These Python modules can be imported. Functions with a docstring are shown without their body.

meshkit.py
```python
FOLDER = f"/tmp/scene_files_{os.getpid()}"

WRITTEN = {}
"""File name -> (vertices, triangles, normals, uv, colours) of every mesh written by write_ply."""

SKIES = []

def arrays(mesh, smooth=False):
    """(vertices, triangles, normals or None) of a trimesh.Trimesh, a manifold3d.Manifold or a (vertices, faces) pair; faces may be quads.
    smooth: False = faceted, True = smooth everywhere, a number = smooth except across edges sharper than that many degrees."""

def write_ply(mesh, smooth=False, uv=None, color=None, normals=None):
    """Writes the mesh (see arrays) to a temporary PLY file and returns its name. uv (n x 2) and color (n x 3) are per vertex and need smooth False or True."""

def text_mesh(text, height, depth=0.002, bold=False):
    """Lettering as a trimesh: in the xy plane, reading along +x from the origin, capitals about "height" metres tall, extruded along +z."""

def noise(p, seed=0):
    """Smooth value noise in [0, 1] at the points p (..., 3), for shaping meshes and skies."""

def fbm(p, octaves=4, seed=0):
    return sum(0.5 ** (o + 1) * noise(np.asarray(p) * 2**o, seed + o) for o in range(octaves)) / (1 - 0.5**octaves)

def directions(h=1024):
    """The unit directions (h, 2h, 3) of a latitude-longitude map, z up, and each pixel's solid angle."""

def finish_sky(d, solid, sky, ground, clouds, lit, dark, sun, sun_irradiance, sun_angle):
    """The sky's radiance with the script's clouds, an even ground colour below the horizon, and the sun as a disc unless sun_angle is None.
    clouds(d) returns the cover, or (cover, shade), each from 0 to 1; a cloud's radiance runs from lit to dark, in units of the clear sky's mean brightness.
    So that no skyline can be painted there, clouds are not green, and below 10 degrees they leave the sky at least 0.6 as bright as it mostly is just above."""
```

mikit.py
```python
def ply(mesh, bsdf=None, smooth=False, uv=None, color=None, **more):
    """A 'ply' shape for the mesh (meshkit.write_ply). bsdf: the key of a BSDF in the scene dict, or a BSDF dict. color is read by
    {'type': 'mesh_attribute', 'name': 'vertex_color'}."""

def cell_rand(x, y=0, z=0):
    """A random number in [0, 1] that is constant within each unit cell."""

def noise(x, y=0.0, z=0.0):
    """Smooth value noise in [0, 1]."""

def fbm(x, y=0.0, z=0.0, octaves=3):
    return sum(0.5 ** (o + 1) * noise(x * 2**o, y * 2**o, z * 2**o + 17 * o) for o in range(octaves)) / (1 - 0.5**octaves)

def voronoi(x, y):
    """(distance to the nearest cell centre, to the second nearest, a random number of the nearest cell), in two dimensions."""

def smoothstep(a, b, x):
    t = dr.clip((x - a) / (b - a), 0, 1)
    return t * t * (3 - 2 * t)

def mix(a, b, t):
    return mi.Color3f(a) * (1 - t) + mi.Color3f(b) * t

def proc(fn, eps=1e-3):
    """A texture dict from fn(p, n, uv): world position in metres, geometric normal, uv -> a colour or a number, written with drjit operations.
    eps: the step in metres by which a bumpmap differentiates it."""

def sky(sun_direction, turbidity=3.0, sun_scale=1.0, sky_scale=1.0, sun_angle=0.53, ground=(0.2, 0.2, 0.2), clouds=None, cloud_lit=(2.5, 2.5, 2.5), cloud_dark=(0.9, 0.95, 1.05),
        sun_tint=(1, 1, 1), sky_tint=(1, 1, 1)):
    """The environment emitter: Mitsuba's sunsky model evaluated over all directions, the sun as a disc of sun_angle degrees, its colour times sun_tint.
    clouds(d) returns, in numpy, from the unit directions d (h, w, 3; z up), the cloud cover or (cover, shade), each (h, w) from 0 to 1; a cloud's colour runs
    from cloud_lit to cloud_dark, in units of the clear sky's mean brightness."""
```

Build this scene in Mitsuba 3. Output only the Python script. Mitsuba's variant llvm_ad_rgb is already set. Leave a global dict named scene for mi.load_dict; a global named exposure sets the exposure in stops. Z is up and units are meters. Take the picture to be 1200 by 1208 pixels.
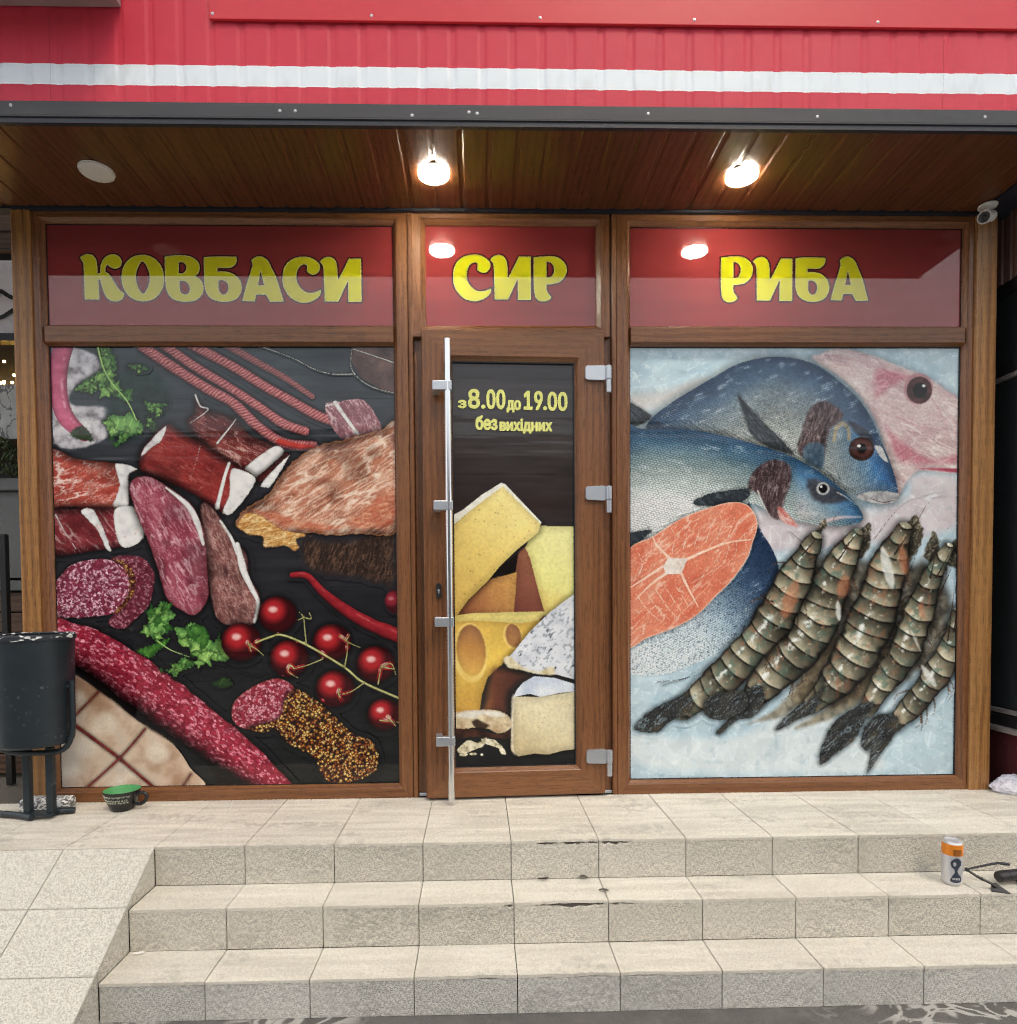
# Shop front with three printed windows under a red canopy, tiled steps in front.  x right, y into the shop, z up, metres;
# the landing is z = 0, the frames' faces are y = 0.
import math, random
import numpy as np
import trimesh
import shapely
from shapely.geometry import Polygon, Point, LineString, box as sbox
from scipy.spatial import Delaunay, cKDTree
import drjit as dr
import mitsuba as mi
import mikit, meshkit
from mikit import proc, noise, fbm, voronoi, cell_rand, smoothstep, mix

T = mi.ScalarTransform4f
scene, labels = {}, {}
scene['camera'] = {'type': 'perspective', 'fov': 76.63, 'fov_axis': 'x', 'near_clip': 0.05, 'far_clip': 500.0,
                   'principal_point_offset_x': 0.0147, 'principal_point_offset_y': -0.0998,
                   'to_world': T().look_at(origin=[0.0, -2.9235, 0.9228], target=[0.02322, -1.9242, 0.89276], up=[0.0086, 0.02982, 0.99952])}


def cloud(d):
    q = d * np.array([3.0, 3.0, 5.0])
    return 1.0, np.clip(meshkit.fbm(q, 4, 3) * 1.6 - 0.45, 0, 1)


scene['sky'] = mikit.sky([0.25, -0.55, 0.8], turbidity=3, sun_scale=0.15, sun_angle=20, clouds=cloud,
                         cloud_lit=(2.4, 2.42, 2.5), cloud_dark=(1.8, 1.86, 2.0))
exposure = 2.7


# ------------------------------------------------------------------ helpers
def key(name, parent=None):
    full = f'{parent}__{name}' if parent else name
    if full not in used:
        used.add(full)
        return full
    n = 1
    while f'{full}_{n:03d}' in used:
        n += 1
    used.add(f'{full}_{n:03d}')
    return f'{full}_{n:03d}'


used = set()


def thing(name, label, cat, group=None):
    k = key(name)
    labels[k] = {'label': label, 'category': cat}
    if group:
        labels[k]['group'] = group
    return k


def tag(k, label, cat=None, group=None, kind=None):
    labels[k] = {a: b for a, b in (('label', label), ('category', cat), ('group', group), ('kind', kind)) if b}
    return k


def struct(name, mesh, mat, label, **kw):
    k = obj(name, mesh, mat, None, **kw)
    labels[k] = {'label': label, 'kind': 'structure', 'category': name.replace('_', ' ')}
    return k


def obj(name, mesh, mat, parent=None, smooth=False, uv=None, color=None, label=None):
    k = key(name, parent)
    if isinstance(mesh, dict):
        uv = mesh.get('uv')
        mesh = (mesh['v'], mesh['f'])
    scene[k] = mikit.ply(mesh, mat, smooth=smooth, uv=uv, color=color)
    if label:
        labels[k] = {'label': label}
    return k


def join(ms):
    """Joins uv meshes."""
    v, f, uv, n = [], [], [], 0
    for m in ms:
        v.append(m['v']); f.append(m['f'] + n); uv.append(m['uv']); n += len(m['v'])
    return {'v': np.vstack(v), 'f': np.vstack(f), 'uv': np.vstack(uv)}


RU = random.Random(5)


def bar(profile, p0, p1, e1, e2, shrink=(0, 0)):
    """A straight bar: closed profile [(a, b)...] along axes e1, e2, from p0 to p1. uv = (metres along, metres round). shrink: how far each end
    moves inward per metre of a (mitres)."""
    p0, p1, e1, e2 = (np.asarray(q, float) for q in (p0, p1, e1, e2))
    L = np.linalg.norm(p1 - p0); t = (p1 - p0) / L
    o = RU.uniform(0, 50), RU.uniform(0, 50)
    V, F, U = [], [], []
    per, n = 0.0, len(profile)
    for i in range(n):
        a, b = profile[i], profile[(i + 1) % n]
        w = math.hypot(b[0] - a[0], b[1] - a[1]); k = len(V)
        for (q, s) in ((a, per), (b, per + w)):
            for end in (0, 1):
                at = (p0 + t * shrink[0] * q[0]) if end == 0 else (p1 - t * shrink[1] * q[0])
                V.append(at + e1 * q[0] + e2 * q[1]); U.append((o[0] + end * L, o[1] + s))
        F += [(k, k + 1, k + 3), (k, k + 3, k + 2)]
        per += w
    tri = trimesh.creation.triangulate_polygon(Polygon(profile), engine='earcut')
    for end in (0, 1):
        k = len(V)
        for q in tri[0]:
            at = (p0 + t * shrink[0] * q[0]) if end == 0 else (p1 - t * shrink[1] * q[0])
            V.append(at + e1 * q[0] + e2 * q[1]); U.append((o[0] + q[1], o[1] + q[0]))
        F += [tuple(k + np.array(f)) for f in tri[1]]
    return {'v': np.array(V), 'f': np.array(F, int), 'uv': np.array(U)}


def chamfer_rect(w, d, c=0.002):
    return [(c, 0), (w - c, 0), (w, c), (w, d - c), (w - c, d), (c, d), (0, d - c), (0, c)]


def frame(x0, z0, x1, z1, prof, y=0.0):
    """A mitred frame; the profile's a runs inward from the outer edge, b towards +y from y."""
    X, Y, Z = np.eye(3)
    c = [np.array([x0, y, z0]), np.array([x1, y, z0]), np.array([x1, y, z1]), np.array([x0, y, z1])]
    return join([bar(prof, c[0], c[1], Z, Y, (1, 1)), bar(prof, c[1], c[2], -X, Y, (1, 1)), bar(prof, c[2], c[3], -Z, Y, (1, 1)), bar(prof, c[3], c[0], X, Y, (1, 1))])


def cuboid(x0, x1, y0, y1, z0, z1, c=0.0):
    m = trimesh.creation.box(bounds=[[x0, y0, z0], [x1, y1, z1]])
    if c:
        import manifold3d as m3
        s = [m3.Manifold.sphere(c, 8).translate((a, b, d)) for a in (x0 + c, x1 - c) for b in (y0 + c, y1 - c) for d in (z0 + c, z1 - c)]
        h = m3.Manifold.batch_hull(s).to_mesh()
        m = trimesh.Trimesh(h.vert_properties[:, :3], h.tri_verts)
    return m


def tube(points, r, sides=10, caps=True, smooth_path=0):
    p = np.asarray(points, float)
    if smooth_path:
        p = spline(p, smooth_path, False)
    r = np.broadcast_to(np.interp(np.linspace(0, 1, len(p)), np.linspace(0, 1, np.size(r)), np.atleast_1d(r)), (len(p),))
    t = np.gradient(p, axis=0); t /= np.linalg.norm(t, axis=1, keepdims=True) + 1e-12
    a = np.cross(t[0], [0.31, 0.2, 0.93]); a /= np.linalg.norm(a)
    A = []
    for k in range(len(p)):
        a = a - t[k] * (a @ t[k]); a /= np.linalg.norm(a); A.append(a)
    A = np.array(A); B = np.cross(t, A)
    ang = np.arange(sides) * 2 * np.pi / sides
    v = (p[:, None] + r[:, None, None] * (np.cos(ang)[None, :, None] * A[:, None] + np.sin(ang)[None, :, None] * B[:, None])).reshape(-1, 3)
    f = []
    for i in range(len(p) - 1):
        for j in range(sides):
            q = i * sides + j, i * sides + (j + 1) % sides, (i + 1) * sides + (j + 1) % sides, (i + 1) * sides + j
            f += [(q[0], q[1], q[2]), (q[0], q[2], q[3])]
    v = list(v)
    if caps:
        for i, s in ((0, 1), (len(p) - 1, -1)):
            v.append(p[i]); c = len(v) - 1
            for j in range(sides):
                q = i * sides + j, i * sides + (j + 1) % sides
                f.append((c, q[1], q[0]) if s == 1 else (c, q[0], q[1]))
    return trimesh.Trimesh(np.array(v), np.array(f), process=False)


def lathe(prof, at, sides=40, axis=None):
    m = trimesh.creation.revolve(np.asarray(prof, float), sections=sides)
    if axis is not None:
        m.apply_transform(trimesh.geometry.align_vectors([0, 0, 1], axis))
    m.apply_translation(at)
    return m


def spline(p, n=6, closed=True):
    p = np.asarray(p, float); m = len(p); out = []
    for i in range(m if closed else m - 1):
        q = [p[(i + k) % m] if closed else p[min(max(i + k, 0), m - 1)] for k in (-1, 0, 1, 2)]
        for s in np.arange(n) / n:
            out.append(0.5 * (2 * q[1] + (q[2] - q[0]) * s + (2 * q[0] - 5 * q[1] + 4 * q[2] - q[3]) * s * s + (3 * q[1] - q[0] - 3 * q[2] + q[3]) * s ** 3))
    if not closed:
        out.append(p[-1])
    return np.array(out)


def corner_spline(c, n=6):
    """A closed outline; points with a third entry are corners, the others are passed smoothly."""
    idx = [i for i, p in enumerate(c) if len(p) > 2]
    q = np.array([p[:2] for p in c], float)
    if not idx:
        return spline(q, n)
    out, m = [], len(c)
    for a, b in zip(idx, idx[1:] + [idx[0] + m]):
        run = q[[k % m for k in range(a, b + 1)]]
        out.append(spline(run, n, False)[:-1] if len(run) > 2 else run[:-1])
    return np.vstack(out)


def flat(poly, y, z_up=True):
    """A polygon (x, z) as a flat mesh at y, facing -y."""
    V, F, n = [], [], 0
    for g in getattr(poly, 'geoms', [poly]):
        if g.is_empty or g.geom_type != 'Polygon':
            continue
        v, f = trimesh.creation.triangulate_polygon(g, engine='earcut')
        V.append(np.c_[v[:, 0], np.full(len(v), y), v[:, 1]]); F.append(f + n); n += len(v)
    return trimesh.Trimesh(np.vstack(V), np.vstack(F), process=False)


def slab(poly, y0, y1):
    """A polygon (x, z) extruded from y0 (front, the smaller) to y1."""
    ms = []
    for g in getattr(poly, 'geoms', [poly]):
        m = trimesh.creation.extrude_polygon(g, y1 - y0, engine='earcut')
        m.vertices = np.c_[m.vertices[:, 0], y1 - m.vertices[:, 2], m.vertices[:, 1]]
        ms.append(m)
    return trimesh.util.concatenate(ms)


# ------------------------------------------------------------------ materials
def principled(c, rough=0.5, **kw):
    base = c if isinstance(c, dict) else {'type': 'rgb', 'value': list(c)}
    r = rough if isinstance(rough, (int, float, dict)) else float(rough)
    return {'type': 'twosided', 'b': {'type': 'principled', 'base_color': base, 'roughness': r, **kw}}


def bumped(b, fn, scale, eps=1e-3):
    inner = b['b']
    return {'type': 'twosided', 'b': {'type': 'bumpmap', 't': proc(fn, eps), 'scale': scale, 'b': inner}}


def wood(dark, mid, light, ring=38.0):
    def f(p, n, uv):
        u, v = uv.x, uv.y
        warp = fbm(u * 1.6, v * 9.0) - 0.5
        ringv = 0.5 + 0.5 * dr.sin((v + 0.035 * warp + 0.01 * fbm(u * 5, v * 30)) * 6.283 * ring)
        grain = fbm(u * 5.0, v * 160.0)
        pore = smoothstep(0.62, 0.8, noise(u * 22.0, v * 620.0))
        broad = fbm(u * 0.9, v * 14.0)
        c = mix(dark, mid, smoothstep(0.15, 0.75, 0.45 * ringv + 0.55 * grain))
        c = mix(c, light, 0.55 * smoothstep(0.45, 0.75, broad))
        return c * (1 - 0.35 * pore)
    return f


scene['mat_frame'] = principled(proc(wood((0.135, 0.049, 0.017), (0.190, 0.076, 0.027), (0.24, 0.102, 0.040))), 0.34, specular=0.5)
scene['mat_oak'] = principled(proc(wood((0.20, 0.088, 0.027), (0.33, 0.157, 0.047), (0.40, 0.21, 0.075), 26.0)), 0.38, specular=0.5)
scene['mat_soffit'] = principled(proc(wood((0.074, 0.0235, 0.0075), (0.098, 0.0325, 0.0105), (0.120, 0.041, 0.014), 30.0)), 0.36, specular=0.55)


def red_sheet(p, n, uv):
    streak = fbm(p.x * 14.0, p.z * 1.6, p.y * 3)
    dust = smoothstep(0.55, 0.85, fbm(p.x * 3.1, p.z * 4.0)) * 0.25
    sp = smoothstep(0.80, 0.84, noise(p.x * 90, p.z * 90, p.y * 90)) * 0.08
    return mix((0.64, 0.044, 0.074), (0.58, 0.048, 0.080), streak) * (1 - 0.10 * sp) + mix((0, 0, 0), (0.06, 0.055, 0.05), dust)


scene['mat_red'] = principled(proc(red_sheet), 0.45, specular=0.25)


def stripe(p, n, uv):
    dirt = smoothstep(0.5, 0.9, fbm(p.x * 22.0, p.z * 9.0))
    return mix((0.76, 0.83, 0.88), (0.68, 0.74, 0.78), dirt)


scene['mat_white_stripe'] = principled(proc(stripe), 0.35)
scene['mat_red_flat'] = principled((0.60, 0.036, 0.050), 0.36, specular=0.35)
scene['mat_mauve'] = principled(proc(lambda p, n, uv: mix((0.34, 0.25, 0.24), (0.26, 0.19, 0.185), fbm(p.x * 9, p.y * 60, p.z * 60))), 0.5)
scene['mat_flashing'] = principled(proc(lambda p, n, uv: mix((0.050, 0.052, 0.060), (0.068, 0.068, 0.072), fbm(p.x * 7, p.z * 30))), 0.45, specular=0.3)
scene['mat_black_trim'] = principled((0.012, 0.015, 0.024), 0.42)
scene['mat_black'] = principled((0.010, 0.010, 0.011), 0.45)
scene['mat_screw'] = principled((0.50, 0.50, 0.52), 0.3, metallic=0.9)
scene['mat_wall'] = principled((0.30, 0.28, 0.26), 0.8)


def speck(p, s):
    return noise(p.x * s, p.y * s, p.z * s)


def tile_tone(p):
    return cell_rand((p.x + 1.2058) / 0.33, dr.floor(p.y * 5.5), dr.floor(p.z * 6.9 + 0.1))


def tread(p, n, uv):
    a = speck(p, 240.0); b = speck(p, 520.0)
    st = fbm(p.x * 5.0, p.y * 38.0, p.z * 8.0)
    c = mix((0.49, 0.462, 0.395), (0.65, 0.622, 0.545), smoothstep(0.25, 0.8, 0.6 * st + 0.4 * a))
    c = c * (0.80 + 0.22 * smoothstep(0.12, 0.4, b)) * (0.94 + 0.10 * tile_tone(p))
    stain = smoothstep(0.60, 0.74, fbm(p.x * 6.0, p.y * 9.0, p.z * 5.0)) * smoothstep(0.35, 0.6, speck(p, 60.0))
    return c * (1 - 0.16 * stain)


def riser(p, n, uv):
    a = speck(p, 330.0); b = speck(p, 430.0)
    c = mix((0.32, 0.297, 0.252), (0.65, 0.618, 0.54), smoothstep(0.22, 0.72, a))
    c = mix(c, (0.20, 0.19, 0.17), smoothstep(0.66, 0.80, b) * 0.7)
    splash = smoothstep(0.45, 0.75, fbm(p.x * 5.0, p.z * 11.0, p.y * 3.0)) * smoothstep(0.35, 0.65, speck(p, 75.0))
    return c * (0.93 + 0.12 * tile_tone(p)) * (1 - 0.22 * splash)


def ramp_tile(p, n, uv):
    a = speck(p, 310.0); b = speck(p, 400.0)
    c = mix((0.39, 0.370, 0.32), (0.585, 0.565, 0.505), smoothstep(0.2, 0.7, a))
    return mix(c, (0.22, 0.21, 0.19), smoothstep(0.70, 0.82, b) * 0.6)


def riser_low(p, n, uv):
    c = riser(p, n, uv)
    return mix(c, mi.Color3f(dr.sum(c) / 3) * mi.Color3f(0.95, 0.96, 0.93), 0.6)


scene['mat_tread'] = principled(proc(tread), 0.5)
scene['mat_riser'] = principled(proc(riser), 0.55)
scene['mat_riser_low'] = principled(proc(riser_low), 0.55)
scene['mat_ramp'] = principled(proc(ramp_tile), 0.6)
scene['mat_grout'] = principled((0.075, 0.068, 0.058), 0.9)


def asphalt(p, n, uv):
    w1, w2 = fbm(p.x * 5.0, p.y * 5.0), fbm(p.x * 5.0 + 31, p.y * 5.0 + 17)
    sw = fbm(p.x * 15.0 + 5.5 * w1, p.y * 22.0 + 5.5 * w2)
    line = smoothstep(0.74, 0.95, 1 - dr.abs(2 * sw - 1)) * smoothstep(0.30, 0.62, fbm(p.x * 3.4, p.y * 3.4 + 9))
    g = noise(p.x * 260, p.y * 260)
    c = mix((0.060, 0.058, 0.054), (0.13, 0.125, 0.115), 0.6 * fbm(p.x * 12, p.y * 12) + 0.4 * g)
    return mix(c, (0.44, 0.43, 0.40), 0.75 * line)


scene['mat_asphalt'] = bumped(principled(proc(asphalt), 0.42), lambda p, n, uv: fbm(p.x * 16 + 3 * fbm(p.x * 5, p.y * 5), p.y * 26), 0.006)
scene['mat_steel'] = principled((0.72, 0.73, 0.74), 0.20, metallic=1.0)
scene['mat_hinge'] = principled((0.50, 0.535, 0.58), 0.36, metallic=0.8)
scene['mat_lamp_body'] = principled((0.72, 0.70, 0.67), 0.45)
scene['mat_lamp_glass'] = principled((0.60, 0.58, 0.55), 0.3)
scene['mat_white_plastic'] = principled((0.62, 0.62, 0.60), 0.35)


def bin_paint(p, n, uv):
    scuff = smoothstep(0.74, 0.84, noise(p.x * 85, p.y * 85, p.z * 62)) * smoothstep(0.5, 0.66, fbm(p.x * 11, p.y * 11, p.z * 9))
    c = mix((0.007, 0.013, 0.018), (0.013, 0.022, 0.028), fbm(p.x * 14, p.y * 14, p.z * 22))
    return mix(c, (0.10, 0.11, 0.115), 0.5 * scuff)


scene['mat_bin'] = principled(proc(bin_paint), 0.42)
scene['mat_bin_chip'] = principled(proc(lambda p, n, uv: mix((0.015, 0.02, 0.026), (0.62, 0.64, 0.63), smoothstep(0.60, 0.66, fbm(p.x * 30, p.y * 30, p.z * 60)))), 0.5)
"""The rims of the bin lost their paint down to bare zinc in patches."""


def veil_bump(p, n, uv):
    return fbm(p.x * 1.5, p.z * 26.0) + 0.4 * fbm(p.x * 9.0, p.z * 5.0)


PRINT = {'type': 'mesh_attribute', 'name': 'vertex_color'}
scene['mat_print'] = {'type': 'twosided', 'b': {'type': 'bumpmap', 't': proc(veil_bump, 4e-3), 'scale': 0.0010,
                      'b': {'type': 'principled', 'base_color': PRINT, 'roughness': 0.06, 'specular': 0.38}}}


def sign_red(p, n, uv):
    return mix((0.255, 0.036, 0.036), (0.215, 0.030, 0.031), fbm(p.x * 2.0, p.z * 18.0))


def gloss(c, ior=1.8):
    return {'type': 'twosided', 'b': {'type': 'plastic', 'diffuse_reflectance': c if isinstance(c, dict) else {'type': 'rgb', 'value': list(c)}, 'int_ior': ior}}


scene['mat_sign_red'] = gloss(proc(sign_red), 1.72)
scene['mat_sign_red']['b']['specular_reflectance'] = {'type': 'rgb', 'value': [1.0, 0.84, 0.82]}   # a red lacquer tints what it mirrors
scene['mat_letter'] = gloss((0.62, 0.59, 0.013))
scene['mat_letter_rim'] = gloss((0.68, 0.62, 0.22))
scene['mat_letter_border'] = gloss((0.035, 0.010, 0.006))
scene['mat_hours'] = gloss((0.72, 0.74, 0.20), 1.5)
scene['mat_hours_border'] = gloss((0.06, 0.09, 0.03), 1.5)


# ------------------------------------------------------------------ printed films: flat motifs, inked per point of the film (millimetres on the film)
def lin(c):
    c = np.asarray(c, float) / 255.0
    return np.where(c <= 0.04045, c / 12.92, ((c + 0.055) / 1.055) ** 2.4)


def nz(P, s, seed=0, oct=3, ang=0.0, st=1.0):
    """Noise in [0, 1]; s: grain in mm across, st times longer along the direction ang."""
    a = math.radians(ang)
    q = np.c_[(P[:, 0] * math.cos(a) + P[:, 1] * math.sin(a)) / (s * st), (-P[:, 0] * math.sin(a) + P[:, 1] * math.cos(a)) / s, np.full(len(P), seed * 7.3)]
    return meshkit.fbm(q, oct, seed)


def ramp(t, cols):
    t = np.clip(t, 0, 1) * (len(cols) - 1)
    cols = np.array(cols, float)
    i = np.minimum(t.astype(int), len(cols) - 2)
    return cols[i] + (cols[i + 1] - cols[i]) * (t - i)[:, None]


def blend(c, k, a):
    return c * (1 - a[:, None]) + np.asarray(k, float) * a[:, None]


def ss(a, b, x):
    t = np.clip((x - a) / (b - a), 0, 1)
    return t * t * (3 - 2 * t)


def cells(P, size, seed):
    r = np.random.RandomState(seed)
    lo, hi = P.min(0) - size * 2, P.max(0) + size * 2
    n = max(4, int(np.prod(hi - lo) / size ** 2))
    q = lo + r.rand(n, 2) * (hi - lo)
    d, i = cKDTree(q).query(P, k=2)
    return d, r.rand(n)[i[:, 0]], i[:, 0]


def veins(P, s, seed, ang=0, st=1, w=0.12):
    n = nz(P, s, seed, 3, ang, st)
    return ss(1 - w, 1, 1 - np.abs(2 * n - 1))


def cyl(v, off=-0.25):
    """The studio light on a round thing, as it is printed."""
    return 0.26 + 0.90 * np.sqrt(np.clip(1 - np.clip(v - off, -1.2, 1.2) ** 2 / 1.5, 0, 1))


def ramp_curve(x, k):
    """More contrast about a middle tone, as the printer's profile gives it."""
    x = np.clip(x, 0, 1)
    return x ** k / (x ** k + (1 - x) ** k * 0.9)


# an ink: f(P mm, d mm to the motif's edge, uv along and across or None, seed) -> colours 0..255
def plain(cols, s=40, amt=1.0, ang=0, st=1, grain=0.10, soft=0):
    def f(P, d, uv, k):
        c = ramp(0.5 + amt * (nz(P, s, k, 4, ang, st) - 0.5) * 1.8, cols)
        return c * (1 + grain * 2 * (nz(P, 6, k + 9, 2) - 0.5))[:, None]
    return f


def fleshy(cols, fat, s=26, ang=0, st=3, w=0.14, amt=0.8, edge=None, round_=0.0):
    def f(P, d, uv, k):
        c = ramp(nz(P, s * 1.5, k, 4, ang, st * 0.6), cols)
        c = blend(c, fat, amt * veins(P, s, k + 1, ang, st, w) * ss(0.3, 0.6, nz(P, s * 3, k + 2)))
        c = blend(c, fat, 0.6 * amt * veins(P, s * 0.45, k + 3, ang + 12, st * 1.5, w * 0.8))
        if uv is not None:
            c = c * cyl(uv[:, 1])[:, None]
        elif round_:
            c = c * (1 - round_ * (1 - ss(0, 46, d)) - 0.22 * (1 - ss(0.25, 0.6, nz(P, 90, k + 7, 2))))[:, None]
        if edge is not None:
            c = blend(c, edge, 1 - ss(0, 9, d))
        return c * (1 + 0.16 * (nz(P, 5, k + 5, 2) - 0.5) * 2)[:, None]
    return f


def sausage(meat, fat, size=9, share=0.42, ang=None, rim=None):
    def f(P, d, uv, k):
        Q = P
        if uv is not None:
            Q = np.c_[uv[:, 2] * 0.5, uv[:, 1] * uv[:, 3]]
        dd, r, _ = cells(Q, size, k)
        _, r2, _ = cells(Q, size * 0.5, k + 3)
        c = ramp(nz(P, 20, k, 3), meat)
        c = blend(c, fat, np.where(r < share, 0.35 + 0.5 * r2, 0.05 * r2) * ss(0, 1.6, dd[:, 1] - dd[:, 0] + 0.3))
        c = c * (0.82 + 0.36 * r2)[:, None]
        if uv is not None:
            c = c * cyl(uv[:, 1], -0.3)[:, None] ** 1.3
            c = blend(c, (235, 205, 215), 0.35 * ss(0.62, 0.9, nz(Q, 12, k + 4)) * np.exp(-((uv[:, 1] + 0.35) / 0.28) ** 2))
        if rim is not None:
            c = blend(c, rim, 1 - ss(0, 7, d))
        return c
    return f


def leafy(lo, hi):
    def f(P, d, uv, k):
        c = ramp(0.55 * nz(P, 24, k, 3) + 0.45 * ss(0, 22, d), [lo, hi])
        c = blend(c, np.minimum(np.array(hi) * 1.25, 255), 0.5 * veins(P, 22, k, 60, 3, 0.10))
        return blend(c, np.array(lo) * 0.5, 0.7 * (1 - ss(0, 4, d)))
    return f


def ball(dark, mid, hi):
    def f(P, d, uv, k):
        r = d.max(); q = (P - (P.min(0) + P.max(0)) / 2) / r
        s = np.hypot(q[:, 0] + 0.22, q[:, 1] - 0.25)
        c = ramp(1 - s / 1.25, [dark, dark, mid, mid])
        c = c * (0.75 + 0.3 * ss(0, 0.3 * r, d))[:, None]
        spot = np.exp(-(((q[:, 0] + 0.25) / 0.26) ** 2 + ((q[:, 1] - 0.28) / 0.19) ** 2) ** 2)
        return blend(c, hi, 0.85 * spot)
    return f


def tubey(cols, hi=None, off=-0.3):
    def f(P, d, uv, k):
        c = ramp(nz(P, 22, k), cols) * cyl(uv[:, 1], off)[:, None]
        if hi is not None:
            c = blend(c, hi, 0.7 * np.exp(-((uv[:, 1] + 0.4) / 0.16) ** 2) * ss(0.4, 0.7, nz(P, 30, k + 2)))
        return c
    return f


def braided(cols, edge):
    def f(P, d, uv, k):
        ph = uv[:, 2] / 15.0 + 0.9 * uv[:, 1] + 1.6 * nz(P, 30, k + 5, 3)
        t = 0.5 + 0.5 * np.sin(ph * 2 * np.pi + 2 * nz(P, 20, k))
        c = ramp(0.6 * t + 0.4 * nz(P, 7, k + 1), cols) * cyl(uv[:, 1], -0.2)[:, None]
        return blend(c, edge, ss(0.62, 1.0, np.abs(uv[:, 1])))
    return f


def speckled(cols, size=8.0, base=(40, 26, 22), gap=0.5):
    def f(P, d, uv, k):
        dd, r, i = cells(P, size, k)
        c = ramp(r, cols)
        lit = np.clip(1.15 - dd[:, 0] / (size * 0.62), 0, 1)
        c = c * (0.45 + 0.75 * lit)[:, None]
        c = blend(c, base, 1 - ss(0.0, size * gap, dd[:, 1] - dd[:, 0]))
        return blend(c, (250, 225, 170), 0.5 * ss(0.78, 0.95, lit) * (r > 0.5))
    return f


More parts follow.
